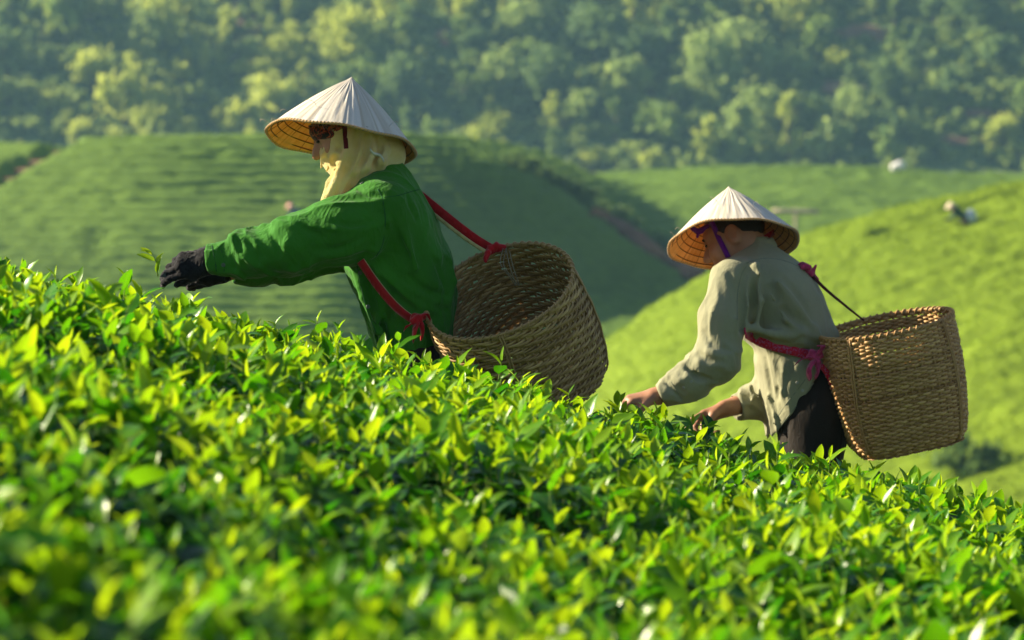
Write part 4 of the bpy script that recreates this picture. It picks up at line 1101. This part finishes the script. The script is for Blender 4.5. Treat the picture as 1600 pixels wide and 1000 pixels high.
sculpt("eye", lambda P: ell(P, eye, (.006, .010, .0045), R1), eye - .02, eye + .02, .0015, M_hair, person1, 1)
# seams, buttons, cuff
fs = shirt1c
def seam(name, f, px, py, mat, par, r=.0014, y0=9.8, y1=13.2, n=22):
    q = spline([(a, b, 0) for a, b in zip(px, py)], n); P = cast(f, q[:, 0], q[:, 1], .0004, y0, y1)
    V, F = tube(P, r, 5); return obj(name, V, F, mat, par)
seam("shoulder_seam", fs, [590, 598, 602, 598, 588], [295, 312, 345, 380, 400], M_seamg, person1)
seam("yoke_seam", fs, [600, 620, 640, 655], [308, 306, 300, 296], M_seamg, person1)
seam("cuff_seam", fs, [343, 349, 351, 350], [383, 400, 412, 424], M_seamg, person1)
seam("cuff_seam", fs, [331, 334, 337, 338], [384, 398, 412, 424], M_seamg, person1, .0018)
seam("placket_seam", fs, [558, 566, 575, 590], [415, 455, 490, 525], M_seamg, person1)
def button(f, px, py, mat, par, r=.006):
    c = cast(f, [px], [py], .001, 9.8, 13.2)[0]; n = grad(f, c[None])[0]; a = unit(np.cross(n, A([0, 0, 1.]))); b = np.cross(n, a)
    ph = np.linspace(0, 2 * np.pi, 14, endpoint=False)
    prof = [(r, -.001), (r, .0016), (r * .85, .0024), (r * .6, .0016)]
    V = np.vstack([c + n * z + (np.cos(ph)[:, None] * a + np.sin(ph)[:, None] * b) * q for q, z in prof] + [c[None] + n * .0016])
    F = [[i * 14 + j, i * 14 + (j + 1) % 14, (i + 1) * 14 + (j + 1) % 14, (i + 1) * 14 + j] for i in range(3) for j in range(14)] + [[42 + j, 42 + (j + 1) % 14, 56] for j in range(14)]
    return obj("button", V, F, mat, par)
for a, b in ((563, 426), (575, 479), (349, 414), (565, 286)): button(fs, a, b, M_button, person1)
# a narrow white tag hanging at the towel's edge
q = spline([(578, 233, 0), (584, 240, 0), (594, 243, 0), (600, 251, 0)], 10); P = cast(towel, q[:, 0], q[:, 1], .003, 10.4, 11.4)
V, F = ribbon(P, A([0, -.5, 1.]), .010, .0012); obj("towel_edge", V, F, m_fabric("white_trim", (.7, .68, .62), .1), person1)
# hat
r1c = p1(533, 222, .0)
up1 = unit(A([.145, .235, .96]))
hat1, HW1 = hat("tilted pale conical straw hat on the picker in the green shirt", r1c, up1, 118.5 * S1, .196, 3, M_maroon)
P = cast(towel, [538, 539, 540, 541], [196, 208, 220, 232], .004, 10.4, 11.4); P[0] = P[0] * .3 + (p1(538, 190, -.10)) * .7
V, F = ribbon(P, A([1., 0, .1]), .013, .0015); obj("chin_strap", V, F, M_maroon, hat1)
# blade held between finger and thumb
tipb = p1(249, 432, -.18); b0 = p1(276, 424, -.18); ax = unit(tipb - b0); wv = unit(np.cross(ax, A([0, 1., 0])))
prof = [(0, -.008), (0, .008), (.035, .008), (.050, .001), (.035, -.006)]
V = A([b0 + ax * a + wv * b + A([0, s * .0012, 0]) for s in (-1, 1) for a, b in prof]); F = [[4, 3, 2, 1, 0], [5, 6, 7, 8, 9]] + [[i, (i + 1) % 5, 5 + (i + 1) % 5, 5 + i] for i in range(5)]
tag(obj("blade", V, F, M_steel, None, False), "small dark plucking blade held in the black glove's fingertips", "blade")

# basket 1, tipped back, mouth towards the camera
b1c = p1(780, 455, -.19); th = math.radians(32); e1 = A([.927, 0, .375]); e2 = A([-.375, 0, .927])
up_b1 = unit(e2 * math.cos(th) + A([0, -1., 0]) * math.sin(th))
bask1, BW1, br1 = basket("grey-brown woven bamboo basket tipped back behind the green shirt, its mouth open", b1c, up_b1, e1 + A([0, -.25, 0]), 117 * S1, 92 * S1, .378, M_cane1, True, 5)
# red carrying band: over the back to the rim, and round the front to the lower rim
kn_top = p1(772, 391, -.06); kn_low = p1(652, 505, -.17)
pts = spline([p1(640, 296, .06), p1(654, 305, .03), p1(700, 342, -.02), p1(740, 372, -.04), kn_top], 24)
V, F = ribbon(pts, unit(A([.5, -.25, .8])), np.linspace(.034, .026, 24), .003); st = obj("strap", V, F, M_red, bask1)
V, F = ribbon(pts + A([-.006, .0, -.014]), unit(A([.5, -.25, .8])), .010, .004); obj("strap_edge", V, F, M_beige, st)
P = cast(fs, [563, 570, 580, 595, 612, 628, 645], [408, 418, 433, 453, 473, 488, 500], .005, 10.3, 11.6)
P = spline(P, 26); V, F = ribbon(P, unit(A([.75, -.45, .55])), .024, .003); st = obj("strap", V, F, M_red, bask1)
V, F = ribbon(P + A([.009, -.0005, .006]), unit(A([.75, -.45, .55])), .003, .0035); obj("strap_edge", V, F, M_beige, st)
z = lambda a, b, c=-.2: p1(a, b, c - .02)
knot("knot", [z(646, 497), z(658, 496), z(648, 502, -.215), z(656, 498, -.215)], [.012, .013, .012, .011], M_red, bask1)
for pts, w0, w1 in (([z(650, 500, -.215), z(640, 508, -.225), z(632, 514, -.22)], .014, .022), ([z(652, 502, -.22), z(648, 518, -.235), z(646, 534, -.23)], .016, .030), ([z(656, 502, -.22), z(660, 516, -.23), z(658, 532, -.22)], .014, .024), ([z(656, 496, -.22), z(666, 490, -.215), z(670, 498, -.20)], .012, .018)):
    tail(pts, w0, w1, M_red, bask1)
kt = lambda a, b, c=-.06: p1(a, b, c)
knot("knot", [kt(762, 394), kt(785, 386), kt(766, 388), kt(776, 384), kt(758, 408, -.09), kt(762, 396, -.08)], [.010, .011, .009, .010, .006, .010], M_red, bask1)
for k, (dx, dy) in enumerate(((0, 0), (5, 2))):
    pts = spline([p1(786 + dx, 388, -.07), p1(782 + dx, 412 + dy, -.13), p1(796 + dx, 432 + dy, -.15), p1(806 + dx, 446, -.145), p1(797 + dx, 418, -.13), p1(791 + dx, 392, -.08)], 30)
    V, F = tube(pts, .0013, 5); obj("twine", V, F, M_cord, bask1)

# ================================================================== PERSON 2: khaki shirt, bent over the hedge
D2 = 12.4; S2 = D2 / FPX
def p2(px, py, dy=0.0): return at(px, py, D2 + dy)
G2 = float(z_slope(A([.98]), A([12.4]))[0])
person2 = empty("person", A([p2(1270, 0)[0], D2, G2]), "picker in a grey khaki shirt and black trousers stooping with bare hands in the hedge", "person")
torso2 = slices([(372, 1170, 1198, .02, .055), (382, 1156, 1206, .02, .075), (394, 1142, 1226, .02, .12), (412, 1128, 1252, .02, .165), (435, 1124, 1272, .02, .19), (465, 1134, 1288, .02, .20), (495, 1150, 1297, .02, .195),
                 (520, 1164, 1302, .02, .185), (545, 1174, 1301, .02, .175), (580, 1184, 1296, .02, .172), (620, 1192, 1296, .02, .175), (660, 1200, 1300, .02, .18), (705, 1206, 1305, .02, .18)], D2)
arm2N = [p2(1146, 440, -.135), p2(1128, 500, -.175), p2(1120, 560, -.19), p2(1080, 594, -.19), p2(1031, 619, -.19)]
arm2F = [p2(1190, 430, .17), p2(1215, 520, .20), p2(1228, 600, .16), p2(1190, 622, .08), p2(1149, 636, .03)]
hemA, hemB = p2(1205, 692, -.17), p2(1282, 588, -.17)
hn = unit(A([hemB[2] - hemA[2], 0, -(hemB[0] - hemA[0])]))        # points down-right, out of the shirt
def shirt2(P, folds=True):
    t = torso2(P)
    if folds:
        zb = p2(0, 548)[2]; near = np.exp(-((P[:, 2] - zb) / .030) ** 2)
        t = t + .010 * near                                                 # drawn in by the sash
        low = sstep(-P[:, 2], -zb - .0, -zb + .12)
        t = t - .008 * low + .014 * low * (.5 - crease(P, (.2, 0, -1), (1, .6, 0), 4, 15, 23))
        t = t - .016 * np.exp(-((P[:, 2] - zb - .050) / .035) ** 2) * (.35 + crease(P, (.3, 0, -1), (1, .6, 0), 5, 12, 27, 1.6))
        t = t - .005 * crease(P, (.6, 0, -.8), (.6, -.5, .6), 3, 11, 24) * (1 - low)
        t = smax(t, np.minimum((P - hemA) @ hn, 9) , .006)
    a = chain(P, arm2N, [.078, .066, .066, .054, .041], .05); b = chain(P, arm2F, [.08, .062, .056, .052, .043], .05)
    if folds:
        el = sstep(-P[:, 2], -p2(0, 500)[2], -p2(0, 560)[2])
        w = -.008 * crease(P, (.75, 0, -.6), (.6, -.3, .75), 6, 16, 25) * el - .006 * crease(P, (.1, 0, -1), (1, .5, 0), 3.5, 14, 26) * (1 - el) + .002
        a = a + w; b = b + w
        for pts, r in (([(1084, 556, -.20), (1094, 566, -.245), (1112, 570, -.255), (1132, 566, -.255)], [.010, .010, .008, .004]),
                       ([(1068, 572, -.205), (1084, 584, -.24), (1102, 592, -.245)], [.011, .010, .005]),
                       ([(1046, 588, -.21), (1058, 598, -.235), (1074, 610, -.235)], [.009, .009, .005]),
                       ([(1060, 586, -.225), (1046, 606, -.23)], [.006, .005]),
                       ([(1092, 540, -.205), (1106, 552, -.25), (1128, 556, -.26)], [.006, .008, .004])):
            a = fold(P, a, [p2(*q) for q in pts], r, .02)
        a = groove(P, a, [p2(1074, 578, -.235), p2(1092, 590, -.255), p2(1110, 596, -.25)], [.004, .006, .003], .014)
        a = groove(P, a, [p2(1038, 594, -.215), p2(1050, 608, -.24), p2(1062, 620, -.23)], [.003, .005, .003], .012)
        b = fold(P, b, [p2(1172, 604, .0), p2(1176, 618, -.01), p2(1172, 632, -.01)], .008, .02)
    for arm, rr in ((arm2N, .032), (arm2F, .034)):
        ax = unit(arm[4] - arm[3]); cut = (P - arm[4]) @ ax; inn = rc(P, arm[4] - ax * .05, arm[4] + ax * .05, rr, rr)
        if arm is arm2N: a = smax(smax(a, cut, .006), -inn, .006)
        else: b = smax(smax(b, cut, .006), -inn, .006)
    d = smin(smin(t, a, .05), b, .04)
    if folds:
        for pts, r in (([(1166, 412, -.155), (1182, 414, -.19), (1186, 428, -.205)], [.006, .010, .005]),
                       ([(1160, 440, -.20), (1168, 480, -.215), (1162, 512, -.2)], [.004, .008, .006]),
                       ([(1180, 430, -.195), (1190, 470, -.2), (1182, 510, -.19)], [.004, .007, .005]),
                       ([(1216, 440, -.19), (1246, 478, -.18), (1272, 512, -.16)], [.003, .007, .005]),
                       ([(1166, 512, -.19), (1200, 520, -.195), (1250, 530, -.17)], [.006, .010, .007]),
                       ([(1205, 460, -.2), (1228, 500, -.195), (1255, 520, -.175)], [.003, .006, .004])):
            d = fold(P, d, [p2(*q) for q in pts], r, .026)
        d = groove(P, d, [p2(1160, 425, -.21), p2(1158, 470, -.225), p2(1156, 514, -.215)], [.004, .008, .008], .022)
        d = groove(P, d, [p2(1172, 428, -.215), p2(1176, 465, -.225), p2(1170, 500, -.215)], [.002, .006, .003], .02)
    return d
shirt2c = carve(shirt2, [(a_, b_ * .62) for a_, b_ in [([(1168, 416), (1160, 445), (1160, 480), (1158, 512)], .012), ([(1180, 424), (1178, 452), (1172, 486)], .009), ([(1140, 428), (1146, 458), (1148, 492)], .007), ([(1196, 562), (1202, 598), (1208, 640)], .011), ([(1214, 566), (1216, 590), (1214, 622)], .010), ([(1236, 570), (1228, 596), (1226, 624)], .009),
    ([(1222, 432), (1246, 462), (1270, 500)], .006), ([(1204, 448), (1222, 482), (1250, 508)], .006), ([(1092, 552), (1108, 562), (1130, 566)], .008), ([(1072, 572), (1088, 586), (1106, 592)], .009), ([(1046, 592), (1058, 604), (1070, 614)], .008), ([(1100, 520), (1116, 540), (1140, 548)], .006), ([(1240, 536), (1256, 530), (1282, 540)], .009), ([(1176, 612), (1172, 624), (1174, 640)], .008)]], 11.9, 12.9, .018)
sculpt("shirt", shirt2c, A([p2(1008, 0)[0], D2 - .36, p2(0, 712)[2]]), A([p2(1318, 0)[0], D2 + .34, p2(0, 366)[2]]), .0050, M_khaki, person2, 1)
hc2 = p2(1147, 372, .015); hf2 = unit(A([-.88, .16, -.42])); R2 = frame(hf2, (-.35, .30, .9))
hip2 = p2(1272, 640, .02); feet2 = [A([.98, 12.28, G2 + .02]), A([1.06, 12.56, G2 + .0])]
hand2N = dict(wrist=p2(1027, 618, -.19), fwd=p2(985, 622, -.20) - p2(1027, 614, -.19), palm=(-.1, .2, -1), thumb_side=(0, -1, 0))
hand2F = dict(wrist=p2(1140, 636, .02), fwd=p2(1085, 659, .0) - p2(1140, 634, .02), palm=(-.15, -.55, -1), thumb_side=(-.2, -.6, .6))
HAT2 = (p2(1146, 381, .0), A([-.055, .40, .91]), 102 * S2, .204)
def body2(P):
    d = smax(head_sdf(P, hc2, R2), under_hat(P, *HAT2, .014), .01)
    d = smin(d, rc(P, p2(1160, 378), p2(1188, 408, .01), .056, .06), .03)
    d = smin(d, torso2(P) + .03, .04)
    for arm in (arm2N, arm2F): d = smin(d, chain(P, [arm[0], arm[2], arm[4]], [.052, .040, .027], .03), .03)
    d = smin(d, hand_sdf(P, **hand2N, curl=(.45, .6, .4), s=1.0, thumb=(.5, .5)), .012)
    d = smin(d, hand_sdf(P, **hand2F, curl=((.15, .35, .25), (.6, .9, .6), (1.0, 1.2, .7), (1.1, 1.2, .7)), s=1.02, thumb=(.25, .5)), .012)
    d = smin(d, legs(P, hip2, feet2, .08, .055, .04), .05)
    for ft in feet2: d = smin(d, rc(P, ft + A([.03, 0, .035]), ft + A([-.14, 0, .03]), .035, .03), .03)
    return d
sculpt("body", body2, A([p2(965, 0)[0], D2 - .34, G2 - .02]), A([p2(1345, 0)[0], D2 + .36, p2(0, 308)[2]]), .0044, M_skin, person2, 1)
def hair2(P):
    q = (P - hc2) @ R2
    d = ell(P, hc2 + R2 @ A([-.016, 0, .036]), (.100, .080, .096), R2) + .0016 * noise3(q[:, 0] * 60, q[:, 1] * 60, q[:, 2] * 200, 31)
    cut = np.maximum(q[:, 0] * .55 - q[:, 2] * .35 - .012, -.060 - q[:, 2] - .3 * q[:, 0])
    cut = np.maximum(cut, q[:, 0] - .078)
    return smax(smax(d, cut, .006), under_hat(P, *HAT2, .008), .004)
sculpt("hair", hair2, hc2 - .15, hc2 + .15, .0042, M_hair, person2, 1)
for sgn in (1, -1):
    e = hc2 + R2 @ A([.0885, sgn * .0310, .006]); sculpt("eye", lambda P, e=e: ell(P, e, (.006, .010, .0045), R2), e - .02, e + .02, .0015, M_hair, person2, 1)
    e = hc2 + R2 @ A([.0905, sgn * .031, .026]); sculpt("eyebrow", lambda P, e=e: ell(P, e, (.005, .018, .004), R2), e - .03, e + .03, .0018, M_hair, person2, 1)
def trousers2(P):
    d = smin(legs(P, hip2, feet2, .112, .088, .078), ell(P, hip2 + A([0, 0, .04]), (.125, .175, .16)), .08)
    d = d + .005 * noise3(P[:, 0] * 14, P[:, 1] * 14, P[:, 2] * 7, 29) + .004 * np.sin(P[:, 0] * 110 + P[:, 2] * 30) * sstep(-P[:, 0], -p2(1250, 0)[0], -p2(1215, 0)[0])
    return smax(smax(d, G2 + .07 - P[:, 2], .005), P[:, 2] - p2(0, 545)[2], .01)
sculpt("trousers", trousers2, A([p2(1160, 0)[0], D2 - .34, G2]), A([p2(1370, 0)[0], D2 + .42, p2(0, 540)[2]]), .0085, M_black, person2)
for q in feet2:
    sculpt("shoe", lambda P, q=q: smax(smin(rc(P, q + A([.03, 0, .04]), q + A([-.15, 0, .032]), .047, .042), rc(P, q + A([.0, 0, .05]), q + A([0, 0, .11]), .05, .045), .03), q[2] + .002 - P[:, 2], .004), q - A([.25, .1, .02]), q + A([.12, .1, .2]), .009, M_black, person2)
def collar2(P):
    a, b = p2(1166, 384), p2(1186, 398, .01); ax = unit(A([-.30, 0, .95])); c = p2(1180, 392, .01); s = (P - c) @ ax
    r = np.linalg.norm(P - c - s[:, None] * ax, axis=1)
    d = np.abs(r - (.070 - .25 * s)) - .0035
    return smax(d, np.abs(s - .010) - .017, .004)
sculpt("collar", collar2, p2(1125, 425, -.14), p2(1235, 350, .14), .0036, M_khaki, person2, 1)
f2 = shirt2c
seam("yoke_seam", f2, [1166, 1185, 1205, 1230, 1262], [411, 405, 404, 409, 423], M_seamk, person2)
seam("shoulder_seam", f2, [1168, 1158, 1152, 1152], [414, 430, 462, 500], M_seamk, person2)
seam("cuff_seam", f2, [1048, 1058, 1064], [596, 612, 622], M_seamk, person2)
seam("hem_seam", f2, [1212, 1235, 1258, 1272], [676, 646, 617, 598], M_seamk, person2)
seam("placket_seam", f2, [1208, 1228, 1250, 1266], [662, 632, 604, 582], M_seamk, person2)
for a, b in ((1254, 610), (1246, 598), (1080, 596), (1068, 606)): button(f2, a, b, M_buttonp, person2, .0055)
r2c = p2(1146, 381, .0); up2 = unit(A([-.055, .40, .91]))
hat2, HW2 = hat("pale conical straw hat with purple chin ribbon on the picker in khaki", r2c, up2, 102 * S2, .204, 8, M_purple)
hb = lambda P: body2(P)
P = cast(hb, [1112, 1118, 1124, 1131, 1138], [346, 360, 374, 388, 402], .004, 12.0, 12.8); P[0] = p2(1108, 338, -.09)
V, F = ribbon(spline(P, 16), A([1., -.2, .3]), .017, .0016); obj("chin_ribbon", V, F, M_purple, hat2)
z = lambda a, b, c=-.02: p2(a, b, c)
knot("ribbon_bow", [z(1082, 356), z(1094, 362), z(1094, 362), z(1104, 354), z(1092, 362), z(1090, 369)], [.009, .007, .007, .009, .007, .005], M_purple, hat2)
V, F = ribbon(spline([p2(1192, 374, .03), p2(1204, 366, .06), p2(1214, 360, .10)], 8), A([.1, 0, 1.]), .022, .002); obj("lining_ribbon", V, F, M_red, hat2)

# basket 2, upright
b2c = p2(1385, 507, -.15); th = math.radians(5.5); e1 = unit(A([.98, 0, .199])); e2 = A([-.199, 0, .98])
up_b2 = unit(e2 * math.cos(th) + A([0, -1., 0]) * math.sin(th))
bask2, BW2, br2 = basket("golden woven bamboo basket carried upright behind the khaki shirt, sun on its left side", b2c, up_b2, e1 + A([0, -.9, 0]), 103 * S2, 84 * S2, .40, M_cane2, False, 6)
P = cast(f2, [1164, 1174, 1190, 1210, 1232, 1254, 1272], [520, 527, 535, 541, 546, 552, 556], .006, 12.0, 12.9)
V, F = ribbon(spline(P, 26), A([-.12, -.12, 1.]), .034, .003); obj("sash", V, F, M_redpat, bask2)
z = lambda a, b, c=-.20: p2(a, b, c)
knot("sash_knot", [z(1266, 558), z(1280, 554), z(1270, 550), z(1278, 566, -.215)], [.013, .014, .012, .013], M_pinkd, bask2)
for pts, w0, w1 in (([z(1270, 560, -.215), z(1256, 560, -.225), z(1244, 568, -.215)], .014, .026), ([z(1272, 562, -.22), z(1264, 578, -.235), z(1266, 594, -.225)], .018, .036), ([z(1276, 564, -.22), z(1278, 578, -.23), z(1274, 592, -.22)], .014, .026), ([z(1276, 556, -.215), z(1286, 542, -.225), z(1280, 540, -.215)], .014, .024)):
    tail(pts, w0, w1, M_pinkd, bask2)
V, F = ribbon(spline([z(1282, 570), z(1292, 582, -.19), z(1299, 594, -.18), z(1304, 606, -.17)], 10), A([1., -.2, .6]), np.linspace(.016, .024, 10), .003); obj("sash_tail", V, F, M_redpat, bask2)
pts = spline([p2(1262, 424, -.05), p2(1290, 452, -.06), p2(1320, 477, -.09), p2(1350, 501, -.12)], 16)
V, F = tube(pts, np.linspace(.0062, .0032, 16), 7); obj("cord", V, F, m_fabric("dark_maroon_cord", (.07, .012, .018), .4, 60), bask2)
z = lambda a, b, c=-.06: p2(a, b, c)
knot("shoulder_knot", [z(1252, 414), z(1268, 426), z(1256, 416, -.08), z(1264, 418, -.08), z(1268, 424), z(1277, 412), z(1266, 424), z(1276, 436, -.04)], [.012, .011, .012, .010, .006, .0025, .009, .006], M_pinkd, bask2)

# ================================================================== FAR WORKERS AND SMALL FAR THINGS
M_straw_far = m_plain("far_straw", (.62, .52, .36), .7, .1)
def far_worker(px, py, zf, y0, y1, shirt, lower, hatmat, label, hat_label, face=-1, sink=.55):
    p = hit(px, py, zf, y0, y1) - A([0, 0, sink]); r = empty("person", p, label, "person", "far workers on the tea hills")
    hp = p + A([0, 0, .78]); sh = hp + A([face * .36, 0, .26]); hd = sh + A([face * .16, 0, .12])
    def fb(P):
        d = chain(P, [hp, sh], [.15, .17], .05); d = smin(d, rc(P, hd, hd + A([face * .02, 0, .06]), .09, .09), .04)
        for q in (-.17, .17): d = smin(d, chain(P, [sh + A([0, q, 0]), sh + A([face * .12, q, -.26]), sh + A([face * .36, q * .7, -.34])], [.07, .055, .045], .03), .03)
        for q in (-.1, .1): d = smin(d, chain(P, [hp + A([0, q, 0]), p + A([.03, q, .42]), p + A([0, q, .04])], [.11, .085, .07], .04), .05)
        return d
    def cloth(P): return fb(P) - .012
    sculpt("body", fb, p - A([.9, .4, .05]), p + A([.9, .4, 1.5]), .03, M_skin, r)
    sculpt("shirt", lambda P: smax(cloth(P), np.maximum(hp[2] - .05 - P[:, 2], (P - sh) @ unit(A([face * .8, 0, .6])) - .10), .02), p - A([.9, .4, .05]), p + A([.9, .4, 1.5]), .03, shirt, r)
    sculpt("trousers", lambda P: smax(cloth(P), P[:, 2] - hp[2] + .02, .02), p - A([.9, .4, .05]), p + A([.9, .4, 1.5]), .03, lower, r)
    n = 28; ph = np.linspace(0, 2 * np.pi, n, endpoint=False); up = unit(A([face * .35, -.2, 1])); X = unit(np.cross(A([0, 1., 0]), up)); Y = np.cross(up, X); c = hd + up * .05
    ring_ = c + .22 * (np.cos(ph)[:, None] * X + np.sin(ph)[:, None] * Y); ap = c + up * .2
    V = np.vstack([ring_, ap[None], ring_ - up * .008, (ap - up * .02)[None]]); F = [[j, (j + 1) % n, n] for j in range(n)] + [[n + 1 + (j + 1) % n, n + 1 + j, 2 * n + 1] for j in range(n)] + [[j, n + 1 + j, n + 1 + (j + 1) % n, (j + 1) % n] for j in range(n)]
    h = empty("conical_hat", c, hat_label, "hat", "far hats"); obj("cover", V, F, hatmat, h)
    return p, hp, sh
M_pale_blue = m_fabric("pale_blue_bag", (.45, .52, .66), .1); M_dkgreen = m_fabric("far_dark_green_shirt", (.03, .07, .04), .1)
p, hp, sh = far_worker(1508, 350, canopy_C, 90, 160, M_dkgreen, M_black, M_straw_far, "tiny far worker in dark green stooping on the sunlit right-hand hill", "tiny straw hat on the far worker on the sunlit right-hand hill")
bp = hp + A([.20, -.05, .05])
sculpt("bag", lambda P: ell(P, bp, (.22, .24, .27)) + .02 * noise3(P[:, 0] * 8, P[:, 1] * 8, P[:, 2] * 8, 3), bp - .4, bp + .4, .03, M_pale_blue, None); o = bpy.context.scene.objects["bag"]
tag(o, "pale blue-white bag on the back of the tiny worker on the sunlit hill", "bag")
M_pinkhat = m_plain("far_pale_pink_hat", (.78, .40, .35), .7, .1); M_blue = m_fabric("far_blue_cloth", (.06, .09, .16), .2)
far_worker(470, 356, canopy_AB, 165, 280, M_blue, M_black, M_pinkhat, "tiny far worker in dark blue among the tea rows above the outstretched green arm", "tiny pinkish hat above the outstretched green arm", sink=.15)
p = hit(1406, 268, canopy_AB, 165, 300); M_white = m_fabric("white_sacking", (.72, .70, .68), .08)
sculpt("bundle", lambda P: smin(ell(P, p + A([0, 0, .40]), (.42, .32, .36)), ell(P, p + A([-.40, .05, .30]), (.26, .25, .3)), .08) + .03 * noise3(P[:, 0] * 6, P[:, 1] * 6, P[:, 2] * 6, 3), p - A([1, 1, .2]), p + A([1, 1, 1.2]), .035, M_white)
tag(scn.objects["bundle"], "small bright white bundle on the crest of the far tea slope", "bundle")
M_post = m_plain("weathered_timber", (.42, .33, .27), .85, .2, 8, .1, .3)
p = hit(1243, 385, canopy_AB, 165, 280); r = empty("post", p, "pale T-shaped timber post on the far slope just right of the second hat", "post")
q = at(1243, 331, p[1]); a, b = at(1206, 330, p[1]), at(1280, 331, p[1])
V, F = tube(np.linspace(p - A([0, 0, .4]), q + A([0, 0, .2]), 5), .075, 8); obj("upright", V, F, M_post, r)
V, F = tube(np.linspace(a - A([0, .09, 0]), b - A([0, .09, 0]), 5), .13, 8); obj("crossbar", V, F, M_post, r)
